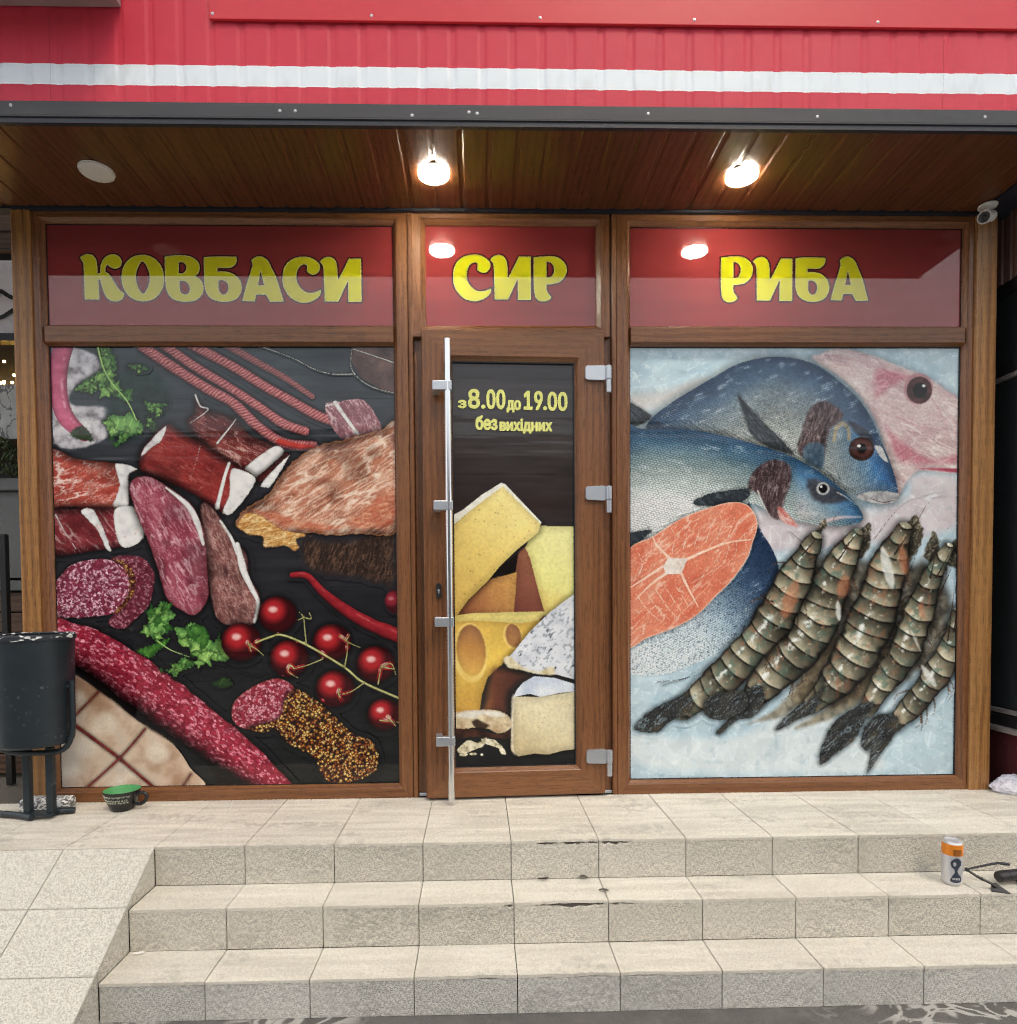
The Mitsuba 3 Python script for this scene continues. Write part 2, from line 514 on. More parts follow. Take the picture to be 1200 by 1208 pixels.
def scaled(v_of, cols, size=15, ang=-12, strength=0.22, dots=None):
    """Fish skin: a ramp across the body (v_of(P) in 0..1 from the back to the belly) under rows of scales."""
    def f(P, d, uv, k):
        a = math.radians(ang)
        x = (P[:, 0] * math.cos(a) + P[:, 1] * math.sin(a)) / size; y = (-P[:, 0] * math.sin(a) + P[:, 1] * math.cos(a)) / (size * 0.62)
        x = x + 0.9 * nz(P, 70, k); y = y + 0.8 * nz(P, 90, k + 11); row = np.floor(y)
        fx = (x + 0.5 * (row % 2)) % 1.0 - 0.5; fy = y - row
        arc = np.hypot(fx * 1.15, fy - 0.1)
        line = ss(0.42, 0.58, arc)
        t = v_of(P) + 0.10 * (nz(P, 70, k + 2, 3) - 0.5)
        c = ramp(t, cols)
        c = c * (1 + strength * (0.9 - 2.0 * line) + 0.10 * (nz(P, 9, k + 4, 2) - 0.5))[:, None]
        c = c * (0.84 + 0.32 * nz(P, 60, k + 8, 4, ang, 3))[:, None]
        c = blend(c, (232, 240, 244), 0.55 * ss(0.56, 0.80, nz(P, 20, k + 5, 4, ang, 2.5)) * (1 - 0.7 * line))
        if dots is not None:
            dd, r, _ = cells(P, 9, k + 6)
            c = blend(c, dots, 0.55 * (r > 0.5) * (1 - ss(1.5, 4.0, dd[:, 0])))
        return c
    return f


def from_back(pts, width):
    line = LineString(pts)
    return lambda P: shapely.distance(line, shapely.points(P)) / width


def along(a, b):
    a, b = np.array(a, float), np.array(b, float)
    return lambda P: ((P - a) @ (b - a)) / ((b - a) @ (b - a))


def prawn():
    olive = [(42, 41, 38), (92, 89, 76), (144, 140, 122), (192, 187, 170)]
    def f(P, d, uv, k):
        s = uv[:, 2] / 74.0 + 0.30 * uv[:, 1] ** 2 + 0.25 * nz(P, 90, k + 8, 2)
        ph = s % 1.0
        t = 0.35 * nz(P, 26, k, 3) + 0.55 * ph
        c = ramp(t, olive)
        c = c * (0.72 + 0.40 * ((np.floor(s).astype(int) * 7919 + k * 31) % 5) / 4)[:, None]
        band = ss(0.0, 0.14, ph) * (1 - ss(0.93, 1.0, ph))
        c = c * (0.35 + 0.65 * band)[:, None]
        mottled = nz(P, 24, k + 1, 4)
        c = blend(c, (142, 92, 70), 0.40 * ss(0.55, 0.72, mottled))
        c = blend(c, (70, 92, 84), 0.55 * ss(0.56, 0.7, nz(P, 30, k + 2, 3)))
        c = c * (cyl(uv[:, 1], 0.15) ** 1.5)[:, None]
        gl = np.exp(-((uv[:, 1] - 0.25) / 0.17) ** 2) * ss(0.5, 0.68, nz(P, 20, k + 3, 3)) * band
        c = blend(c, (232, 238, 234), 0.9 * gl)
        gl = np.exp(-((uv[:, 1] + 0.35) / 0.12) ** 2) * ss(0.55, 0.7, nz(P, 13, k + 4, 3))
        c = blend(c, (200, 196, 176), 0.5 * gl)
        return blend(c, (24, 22, 20), 0.8 * ss(0.8, 1.0, np.abs(uv[:, 1])))
    return f


def icy(cols, s=60):
    def f(P, d, uv, k):
        dd, r, _ = cells(P + 14 * np.c_[nz(P, 40, k), nz(P, 40, k + 1)], 46, k)
        c = ramp(nz(P, s, k, 5), cols)
        c = c * (0.97 + 0.07 * r)[:, None]
        c = blend(c, (226, 240, 246), 0.4 * ss(0.6, 0.8, nz(P, 22, k + 3, 4)))
        c = blend(c, (120, 150, 165), 0.30 * ss(0.60, 0.78, nz(P, 30, k + 6, 5)))
        return blend(c, (236, 246, 250), 0.45 * (1 - ss(0.5, 4.0, dd[:, 1] - dd[:, 0])) * (r > 0.45))
    return f


def pitted(cols, a, b, pit=(150, 118, 48), n=0.10):
    g = along(a, b)
    def f(P, d, uv, k):
        c = ramp(g(P) + 0.25 * (nz(P, 50, k, 4) - 0.5), cols)
        dd, r, _ = cells(P, 34, k)
        c = blend(c, pit, 0.75 * (r < 0.34) * (1 - ss(2.0, 4.6, dd[:, 0] * (0.7 + nz(P, 8, k + 2)))))
        c = c * (0.88 + 0.12 * ss(0, 46, d) + 0.16 * (nz(P, 130, k + 6, 2) - 0.5))[:, None]
        return c * (1 + 0.10 * (nz(P, 8, k + 4, 3) - 0.5) * 2)[:, None]
    return f


def mouldy():
    def f(P, d, uv, k):
        c = ramp(nz(P, 40, k, 4), [(158, 166, 178), (206, 212, 220), (232, 236, 238)])
        n = nz(P, 15, k + 2, 3, 40, 1.8)
        c = blend(c, (44, 56, 66), 0.95 * ss(0.68, 0.74, n))
        return blend(c, (120, 132, 142), 0.6 * ss(0.6, 0.7, nz(P, 9, k + 4, 2, 40, 1.6)))
    return f


def slate(cols, ang=0):
    def f(P, d, uv, k):
        t = np.clip(P[:, 1] / 1990.0, 0, 1)
        c = ramp(t + 0.22 * (nz(P, 260, k, 3) - 0.5), cols)
        c = c * (1 + 0.16 * (nz(P, 20, k + 2, 3, 0, 9) - 0.5) * 2)[:, None]
        return c * (1 - 0.22 * ss(0.985, 0.998, 1 - np.abs(((P[:, 1] + 6 * nz(P, 300, k)) % 142) / 71 - 1)))[:, None]
    return f


def pale(cols=((168, 168, 170), (214, 214, 212), (236, 234, 228)), s=26):
    def f(P, d, uv, k):
        c = ramp(nz(P, s, k, 4), cols)
        c = blend(c, (176, 120, 118), 0.35 * ss(0.62, 0.8, nz(P, 18, k + 3, 3)))
        return c * (0.80 + 0.2 * ss(0, 8, d))[:, None]
    return f


INK = {
    'plate': plain([(96, 92, 96), (178, 176, 182), (214, 212, 212)], 34), 'pinkring': tubey([(150, 62, 88), (188, 96, 122)], (228, 170, 186), 0.1),
    'leafdark': plain([(22, 38, 26), (52, 82, 44)], 20), 'slateteal': plain([(30, 48, 46), (52, 74, 72)], 40), 'leaf': leafy((36, 74, 40), (128, 178, 92)),
    'leafhi': leafy((62, 112, 48), (166, 206, 112)), 'leaflo': leafy((22, 54, 26), (84, 138, 58)), 'netlight': plain([(214, 198, 178), (226, 216, 200)], 40), 'leafd': leafy((26, 60, 26), (84, 140, 52)), 'leafdim': leafy((22, 36, 22), (56, 84, 42)), 'stem': tubey([(120, 158, 84), (166, 196, 122)]),
    'kab': braided([(98, 44, 52), (146, 78, 82), (196, 140, 130)], (58, 28, 36)), 'kab_dim': braided([(84, 44, 50), (132, 78, 80), (156, 104, 98)], (58, 38, 42)),
    'kabend': tubey([(146, 40, 38), (176, 66, 56)]), 'disc': plain([(70, 58, 58), (112, 90, 86)], 60), 'string': plain([(176, 176, 166), (214, 214, 202)], 20),
    'bacon': fleshy([(104, 66, 74), (158, 108, 116)], (206, 180, 182), 14, -60, 5), 'fat': pale(), 'shadowmeat': fleshy([(34, 26, 25), (74, 56, 48)], (112, 86, 68), 14, 70, 5, 0.16),
    'ham': fleshy([(108, 60, 44), (178, 116, 92), (212, 160, 132)], (236, 212, 192), 22, 26, 4.5, 0.22, 0.85, (150, 98, 56), 0.35),
    'hamred': fleshy([(150, 66, 48), (196, 108, 78)], (226, 176, 140), 13, 14, 5, 0.18, 0.6), 'hamgold': fleshy([(150, 92, 40), (214, 160, 86)], (240, 214, 160), 16, 8, 4, 0.22, 0.8, (108, 62, 30)),
    'rolldark': fleshy([(66, 26, 26), (112, 46, 44), (150, 80, 68)], (212, 180, 172), 24, -32, 4, 0.09, 0.75, (52, 20, 22), 0.45),
    'rollfront': fleshy([(92, 28, 30), (144, 54, 52), (176, 86, 78)], (200, 140, 132), 22, -34, 6, 0.07, 0.5, (58, 20, 22), 0.5),
    'rollside': fleshy([(132, 44, 40), (172, 80, 68), (200, 128, 112)], (236, 214, 206), 34, 12, 3, 0.10, 0.9, (92, 30, 28), 0.35),
    'rollside2': fleshy([(104, 34, 44), (146, 62, 66)], (216, 190, 186), 30, -52, 5, 0.09, 0.7, (62, 22, 28), 0.45),
    'slab1': fleshy([(112, 44, 58), (150, 72, 88), (172, 104, 116)], (222, 180, 188), 20, -64, 4, 0.13, 0.8, (96, 40, 48), 0.15),
    'slab2': fleshy([(84, 50, 50), (128, 80, 78), (156, 112, 104)], (196, 164, 154), 11, -72, 4, 0.20, 0.7, (60, 34, 34), 0.15),
    'slicebk': sausage([(84, 30, 44), (112, 46, 60)], (168, 120, 132), 9, 0.4), 'salami': sausage([(96, 30, 48), (140, 60, 80)], (222, 190, 204), 9.5, 0.5),
    'seeds': speckled([(120, 52, 30), (196, 140, 58), (224, 176, 92), (84, 30, 36)], 8.5, (70, 26, 34), 0.35),
    'net': plain([(160, 128, 104), (200, 176, 154), (192, 182, 170)], 120, 1.2, 30, 1, 0.05), 'cord': tubey([(84, 30, 30), (132, 58, 54)]), 'under': plain([(18, 14, 15), (30, 22, 22)], 40),
    'salroll': sausage([(104, 24, 40), (140, 42, 60)], (196, 128, 142), 8.5, 0.34), 'twig': plain([(60, 66, 52), (80, 86, 66)]),
    'chili': tubey([(108, 24, 34), (150, 40, 48)], (206, 110, 110)), 'tomdim': ball((66, 18, 26), (140, 38, 52), (196, 120, 128)), 'tomato': ball((62, 12, 18), (158, 36, 42), (236, 196, 190)),
    'vine': tubey([(118, 122, 72), (190, 186, 128)]), 'mustdark': plain([(26, 18, 16), (48, 30, 22)], 20), 'salcut': sausage([(116, 30, 46), (160, 58, 74)], (218, 168, 178), 8.5, 0.45, None, (120, 60, 44)),
    'must': speckled([(58, 24, 22), (150, 78, 34), (206, 142, 58), (236, 192, 108), (176, 100, 40)], 10.5, (38, 20, 18), 0.35),
    # cheese
    'redband': plain([(40, 35, 35), (58, 40, 38)], 60, 1, 0, 8), 'gapblack': plain([(24, 20, 20), (34, 28, 26)]), 'ch2brown': pitted([(112, 62, 52), (150, 96, 70)], (350, 700), (420, 1000), (100, 60, 40)),
    'ch2': pitted([(222, 176, 84), (226, 220, 128), (228, 224, 146)], (330, 700), (560, 1050), (200, 190, 100)), 'ch3': pitted([(118, 66, 46), (168, 112, 66), (214, 160, 84)], (20, 760), (330, 860), (140, 90, 50)),
    'cheese1': pitted([(200, 160, 76), (226, 194, 100), (238, 218, 136)], (0, 700), (300, 1250)), 'rind': plain([(206, 204, 190), (238, 236, 224)], 40), 'ch4face': pitted([(212, 168, 78), (220, 180, 74), (200, 150, 64)], (0, 760), (60, 260), (190, 140, 60)),
    'ch4top': pitted([(232, 206, 110), (226, 208, 120)], (0, 760), (300, 760), (214, 180, 90)), 'ch4rim': plain([(230, 190, 92), (240, 210, 124)], 40), 'ch4hole': pitted([(226, 176, 76), (178, 120, 62), (150, 98, 72)], (70, 430), (110, 690), (160, 110, 60)),
    'ch4side': pitted([(176, 120, 60), (108, 62, 46), (78, 46, 38)], (100, 480), (330, 480), (90, 50, 36)), 'mould': mouldy(), 'mouldcr': plain([(184, 168, 116), (230, 220, 188)], 22), 'brie': pitted([(196, 178, 134), (222, 210, 170), (212, 202, 162)], (280, 140), (460, 460), (170, 146, 90)),
    'brietop': plain([(176, 190, 210), (214, 222, 230)], 60), 'brierim': plain([(200, 188, 160), (236, 230, 214)], 18), 'camside': plain([(168, 140, 104), (214, 200, 164)], 30), 'camtop': plain([(200, 198, 184), (236, 234, 222)], 22),
    'camunder': plain([(40, 24, 20), (84, 50, 38)], 40), 'crumb': plain([(120, 112, 84), (206, 198, 164), (232, 228, 206)], 20),
    # fish
    'haze': plain([(172, 168, 166), (196, 196, 194)], 80), 'pinkfish': fleshy([(160, 128, 134), (186, 164, 164), (196, 186, 184)], (218, 210, 208), 26, -24, 5, 0.16, 0.7, (170, 160, 162)), 'pinkred': fleshy([(158, 84, 100), (184, 126, 136)], (212, 186, 188), 20, 20, 4, 0.14, 0.6, (192, 152, 160)),
    'eyering': plain([(150, 104, 112), (178, 138, 140)]), 'eyebrown': plain([(58, 36, 36), (92, 60, 56)], 22), 'eyeblack': plain([(14, 14, 16), (26, 24, 26)]), 'eyespark': plain([(222, 226, 228), (240, 242, 242)]), 'eyering2': plain([(150, 156, 156), (206, 208, 204)], 12), 'eyedark': plain([(44, 34, 34), (70, 48, 44)], 20),
    'mouthred': plain([(136, 36, 58), (168, 70, 88)]), 'findark': fleshy([(34, 40, 46), (62, 68, 74)], (104, 112, 118), 9, -48, 10, 0.16, 0.5), 'icepink': icy([(168, 150, 158), (198, 186, 190), (206, 208, 210)]),
    'bream': scaled(from_back([(40, 1580), (133, 1681), (229, 1755), (338, 1822), (434, 1876), (530, 1929), (626, 1954), (694, 1962), (804, 1954), (915, 1916), (1026, 1835), (1110, 1754), (1169, 1659), (1209, 1564), (1254, 1468), (1300, 1340)], 420), [(46, 66, 90), (74, 96, 120), (118, 132, 140), (134, 142, 142), (150, 156, 152), (178, 182, 180)], 15, 20, 0.17, (56, 72, 90)),
    'breamhead': scaled(from_back([(915, 1916), (1026, 1835), (1110, 1754), (1169, 1659), (1209, 1564), (1254, 1468), (1300, 1340)], 260), [(44, 92, 158), (78, 120, 160), (116, 136, 148), (150, 158, 160)], 16, 80, 0.14, (60, 80, 98)), 'gill': fleshy([(26, 20, 24), (64, 46, 48), (86, 74, 78)], (150, 136, 136), 14, 72, 7, 0.14, 0.75), 'gillblue': plain([(44, 74, 96), (92, 128, 148)], 18),
    'ochre': plain([(132, 112, 84), (186, 170, 130)], 14), 'whitep': plain([(186, 184, 178), (226, 224, 218)], 16), 'lip': plain([(128, 126, 128), (188, 188, 186)], 18), 'mouthline': plain([(74, 40, 42), (96, 56, 56)]),
    'bass': scaled(from_back([(-60, 1600), (10, 1614), (92, 1634), (256, 1636), (421, 1613), (586, 1572), (724, 1531), (835, 1483), (946, 1415), (1058, 1319), (1117, 1247)], 330), [(46, 76, 102), (74, 104, 126), (112, 132, 138), (146, 160, 160), (178, 190, 190), (204, 210, 210)], 16, -14, 0.18), 'basshead': scaled(from_back([(724, 1531), (835, 1483), (946, 1415), (1058, 1319), (1117, 1247)], 210), [(50, 100, 156), (92, 130, 160), (150, 164, 172), (186, 178, 178)], 15, -30, 0.08, (70, 90, 110)),
    'headdark': plain([(40, 38, 42), (86, 80, 82)], 18), 'gillred': fleshy([(180, 84, 78), (212, 128, 116)], (230, 200, 190), 12, -50, 4), 'snout': tubey([(186, 156, 156), (206, 190, 188)]),
    'salskin': scaled(along((690, 1080), (150, 640)), [(40, 58, 84), (62, 84, 110), (136, 158, 174), (190, 206, 214), (198, 214, 222)], 15, 30, 0.14, (30, 42, 60)), 'salmon': fleshy([(186, 92, 72), (208, 122, 98), (216, 146, 122)], (236, 196, 176), 30, 40, 4, 0.09, 0.7, (230, 196, 178)),
    'salline': plain([(232, 186, 160), (244, 214, 196)]), 'bone': plain([(204, 190, 180), (232, 224, 214)], 16), 'icew': icy([(172, 188, 196), (196, 208, 212), (206, 216, 216)]), 'shrimp': prawn(),
    'shrtail': fleshy([(24, 26, 28), (52, 54, 54), (92, 78, 58)], (126, 142, 150), 16, 40, 5, 0.08, 0.8), 'shrspike': plain([(38, 32, 30), (72, 54, 46)]), 'shrleg': plain([(66, 58, 44), (120, 106, 82), (150, 138, 112)], 26),
    'shrlimb': fleshy([(44, 36, 30), (92, 72, 56)], (150, 120, 96), 8, 40, 3), 'prhead': fleshy([(26, 25, 24), (62, 58, 48), (92, 84, 66)], (176, 170, 150), 10, 55, 6, 0.12, 0.8), 'prgap': plain([(46, 42, 36), (86, 78, 64), (150, 148, 140)], 34), 'fishline': plain([(46, 52, 60), (76, 82, 88)]), 'breamdark': plain([(44, 44, 50), (72, 74, 80)], 20), 'pinkline': plain([(170, 116, 128), (190, 146, 152)], 20),
    'shrorange': plain([(176, 104, 74), (214, 148, 112)], 20), 'shrspark': plain([(196, 202, 196), (236, 238, 234)], 14),
}


ROUGH = {'leafhi': (4.0, 14.0), 'leaflo': (4.0, 14.0), 'leaf': (9.0, 26.0), 'leafd': (8.0, 22.0), 'leafdim': (6.0, 20.0), 'leafdark': (7.0, 20.0), 'ham': (9.0, 26.0), 'hamgold': (9.0, 20.0), 'hamred': (14.0, 40.0), 'fat': (3.5, 14.0), 'bream': (0, 1), 'bass': (0, 1), 'salmon': (0, 1), 'salskin': (3.0, 40.0),
         'must': (9.0, 14.0), 'seeds': (5.0, 10.0), 'net': (0, 1), 'prgap': (30.0, 50.0), 'prhead': (9.0, 18.0), 'shrtail': (5.0, 16.0), 'shadowmeat': (16.0, 30.0), 'crumb': (6.0, 14.0), 'mouldcr': (6.0, 14.0), 'camside': (5.0, 18.0), 'plate': (6.0, 24.0)}


def motif(e):
    """(outline polygon, f(P) -> (along, across, mm along, half width) or None)"""
    kind = e[0]
    if kind == 'p':
        q = np.array(e[2], float)
        if e[3]:
            return Polygon(q).buffer(0), None
        q = spline(q, 5)
        amp, wave = ROUGH.get(e[1], (3.0, 16.0))
        if amp:                                    # cut and torn edges: the outline wanders
            ring = np.array(shapely.segmentize(Polygon(q).exterior, 3.0).coords)[:-1]
            t = np.roll(ring, -2, 0) - np.roll(ring, 2, 0); t /= np.linalg.norm(t, axis=1, keepdims=True) + 1e-9
            w = 2 * meshkit.fbm(np.c_[ring / wave, np.full(len(ring), len(q) * 0.37)], 3, 4) - 1
            if e[1].startswith('leaf'):
                L = np.arange(len(ring)) * 3.0
                w = w * 0.8 + 0.9 * (np.abs((L / 21.0 + 0.8 * w) % 1.0 - 0.5) * 2 - 0.6)
            q = ring + np.c_[-t[:, 1], t[:, 0]] * (amp * w)[:, None]
        p = Polygon(q).buffer(0)
        return (max(p.geoms, key=lambda g: g.area) if hasattr(p, 'geoms') else p), None
    if kind == 'o':
        a = np.linspace(0, 2 * np.pi, 48, endpoint=False); t = math.radians(e[4])
        x, y = e[3][0] * np.cos(a), e[3][1] * np.sin(a)
        return Polygon(np.c_[e[2][0] + x * math.cos(t) - y * math.sin(t), e[2][1] + x * math.sin(t) + y * math.cos(t)]), None
    p = spline(np.array(e[2], float), 8, False)
    L = np.r_[0, np.cumsum(np.linalg.norm(np.diff(p, axis=0), axis=1))]
    w = np.interp(L / L[-1], np.linspace(0, 1, len(e[3])), e[3]) / 2
    if e[1] in ('shrimp', 'kab', 'kab_dim', 'salroll', 'chili'):
        w = w * (1 + 0.22 * (meshkit.fbm(np.c_[L / 42.0, np.full(len(L), e[2][0][0] * 0.13), np.zeros(len(L))], 2, 6) - 0.5) * (1.6 if e[1] == 'shrimp' else 0.8))
    poly = shapely.union_all([Point(a).buffer(r, 10).union(Point(b).buffer(s, 10)).convex_hull for a, b, r, s in zip(p[:-1], p[1:], w[:-1], w[1:])])
    q = np.vstack([np.c_[np.linspace(a, b, 7)[:-1], np.linspace(l, m, 7)[:-1], np.linspace(r, s, 7)[:-1], np.tile(d, (6, 1))]
                   for a, b, l, m, r, s, d in zip(p[:-1], p[1:], L[:-1], L[1:], w[:-1], w[1:], np.diff(p, axis=0) / np.linalg.norm(np.diff(p, axis=0), axis=1, keepdims=True))])
    tree = cKDTree(q[:, :2])

    def uv(P):
        i = tree.query(P)[1]; r = P - q[i, :2]; t = q[i, 4:6]
        v = (-r[:, 1] * t[:, 0] + r[:, 0] * t[:, 1]) / q[i, 3]
        return np.c_[q[i, 2] / L[-1], v, q[i, 2] + (r * t).sum(1), q[i, 3]]
    return poly, uv


def fill(poly, step):
    """The polygon as points and triangles, about step mm apart."""
    V, F, n = [], [], 0
    for g in getattr(poly, 'geoms', [poly]):
        if g.geom_type != 'Polygon' or g.area < 4:
            continue
        rings = [np.array(shapely.segmentize(r, step).coords)[:-1] for r in (g.exterior, *g.interiors)]
        x0, y0, x1, y1 = g.bounds
        X, Y = np.meshgrid(np.arange(x0, x1, step), np.arange(y0, y1, step * 0.866))
        X[1::2] += step / 2
        p = np.c_[X.ravel(), Y.ravel()]
        inner = g.buffer(-step * 0.45)
        if not inner.is_empty:
            shapely.prepare(inner)
            p = p[shapely.contains_xy(inner, p[:, 0], p[:, 1])]
        else:
            p = p[:0]
        pts = np.vstack([*rings, p])
        t = Delaunay(pts).simplices
        c = pts[t].mean(1)
        shapely.prepare(g)
        t = t[shapely.contains_xy(g, c[:, 0], c[:, 1])]
        V.append(pts); F.append(t + n); n += len(pts)
    return (np.vstack(V), np.vstack(F)) if V else (np.zeros((0, 2)), np.zeros((0, 3), int))


# how softly a motif's edge runs into what it is printed on (mm), and how solid its ink is
SOFT = {'netlight': (46, 0.75), 'leafhi': (4, 0.95), 'leaflo': (4, 0.9), 'shrspark': (13, 0.75), 'shrorange': (26, 0.55), 'ochre': (10, 0.7), 'gillblue': (16, 0.7), 'gillred': (9, 0.8), 'pinkred': (40, 0.8), 'hamred': (26, 0.75), 'haze': (60, 0.9), 'icepink': (60, 0.85), 'icew': (50, 0.8),
        'slateteal': (46, 0.9), 'breamhead': (70, 0.85), 'basshead': (50, 0.8), 'headdark': (26, 0.8), 'gill': (18, 0.92), 'shrleg': (26, 0.7), 'pinkfish': (16, 1.0), 'eyering': (12, 0.8), 'eyebrown': (5, 1.0), 'eyeblack': (4, 1.0),
        'plate': (14, 1.0), 'leafdark': (10, 0.9), 'redband': (90, 0.8), 'ch4hole': (10, 0.9), 'ch4rim': (8, 0.8), 'ch4side': (46, 0.95), 'mouldcr': (9, 0.9), 'brierim': (9, 0.8), 'camtop': (12, 0.9), 'shadowmeat': (46, 0.95), 'tomdim': (18, 0.9),
        'salline': (1, 0.9), 'prhead': (9, 0.95), 'shrlimb': (2, 0.85), 'prgap': (60, 0.85), 'fishline': (3, 0.7), 'breamdark': (14, 0.8), 'pinkline': (5, 0.7), 'snout': (14, 0.7), 'mouthred': (7, 0.8), 'whitep': (6, 0.8), 'under': (26, 0.9), 'kab_dim': (6, 0.9), 'must': (5, 1.0), 'seeds': (5, 0.9), 'lip': (7, 0.9), 'hamgold': (9, 0.95), 'mustdark': (12, 0.85), 'eyespark': (3, 0.9), 'eyering2': (6, 0.9)}
# motifs that were photographed lying on something: reach and strength of the shadow printed round them
CAST = {'leafhi': (7, 0.4), 'bream': (46, 0.38), 'bass': (40, 0.45), 'salmon': (22, 0.35), 'shrimp': (34, 0.62), 'shrtail': (22, 0.5), 'pinkfish': (26, 0.18), 'rollfront': (30, 0.6), 'rolldark': (26, 0.55), 'rollside': (26, 0.6), 'rollside2': (24, 0.6), 'slab1': (34, 0.65),
        'slab2': (26, 0.6), 'ham': (30, 0.5), 'kab': (16, 0.6), 'salami': (22, 0.5), 'salroll': (30, 0.6), 'tomato': (28, 0.55), 'leaf': (16, 0.5), 'must': (20, 0.5), 'salcut': (18, 0.5), 'chili': (14, 0.4), 'cord': (12, 0.42), 'findark': (14, 0.3), 'cheese1': (30, 0.4),
        'mould': (30, 0.45), 'brie': (26, 0.4), 'string': (5, 0.3), 'vine': (6, 0.4)}


def film(art, w, h, ground, step=4.0, gain=1.0, tint=0.8, punch=1.0):
    """The whole printed film as one mesh lying in the plane y = 0 with its lower left corner at the origin, and the inks of its points. Each motif is
    printed over the last, 0.05 mm proud of it; soft edges take up the ink of what lies below."""
    page = sbox(0, 0, w, h)
    laid = []

    def ink_at(P, top):
        """The ink already on the page at the points P, below layer top."""
        c = np.zeros((len(P), 3)); todo = np.ones(len(P), bool)
        for poly, paint in reversed(laid[:top]):
            if not todo.any():
                break
            i = np.nonzero(todo)[0]
            i = i[shapely.contains_xy(poly, P[i, 0], P[i, 1])]
            if len(i):
                c[i] = paint(P[i]); todo[i] = False
        if todo.any():
            c[todo] = laid[0][1](P[todo])
        return c

    jobs = [(Polygon([(0, 0), (w, 0), (w, h), (0, h)]), None, ground, 0, 1.0, None, 6.0)]
    for e in art:
        poly, uv = motif(e)
        if e[1] in CAST:
            jobs.append((poly.buffer(CAST[e[1]][0]), None, None, CAST[e[1]][0] * 1.5, CAST[e[1]][1], poly, 7.0))
        soft, solid = SOFT.get(e[1], (2.5, 1.0))
        jobs.append((poly, uv, INK[e[1]], soft, solid, None, step))
    V, F, C, n = [], [], [], 0
    for poly, uv, ink, soft, solid, caster, st in jobs:
        poly = poly.intersection(page)
        layer = len(laid)
        if poly.is_empty:
            continue
        shapely.prepare(poly)
        edge = poly.boundary.difference(page.boundary.buffer(0.5)) if layer else None

        def paint(P, layer=layer, uv=uv, ink=ink, soft=soft, solid=solid, caster=caster, edge=edge):
            d = np.full(len(P), 99.0) if edge is None or edge.is_empty else shapely.distance(edge, shapely.points(P))
            if ink is None:
                a = solid * ss(0, soft, d)
                return ink_at(P, layer) * (1 - a)[:, None]
            c = ink(P, d, uv(P) if uv else None, layer + 1)
            a = np.full(len(P), solid if layer else 1.0)
            i = np.nonzero(d < 1.2 * soft)[0]
            if layer and len(i):
                a[i] = solid * ss(0, soft, d[i] + 0.35 * soft * (nz(P[i], soft * 1.2, layer, 2) - 0.5))
            i = np.nonzero(a < 0.995)[0]
            if len(i):
                c[i] = c[i] * a[i, None] + ink_at(P[i], layer) * (1 - a[i, None])
            return c
        laid.append((poly, paint))
        P, T3 = fill(poly, st)
        if not len(P):
            continue
        c = paint(P)
        grey = c @ np.array([0.3, 0.59, 0.11])
        c = grey[:, None] + tint * (c - grey[:, None])
        c = 255 * ramp_curve(c / 255, punch)
        V.append(np.c_[P[:, 0] / 1000, np.full(len(P), -layer * 3e-5), P[:, 1] / 1000]); F.append(T3 + n); C.append(np.clip(lin(np.clip(c, 0, 255)) * gain, 0, 0.9)); n += len(P)
    return np.vstack(V), np.vstack(F), np.vstack(C)


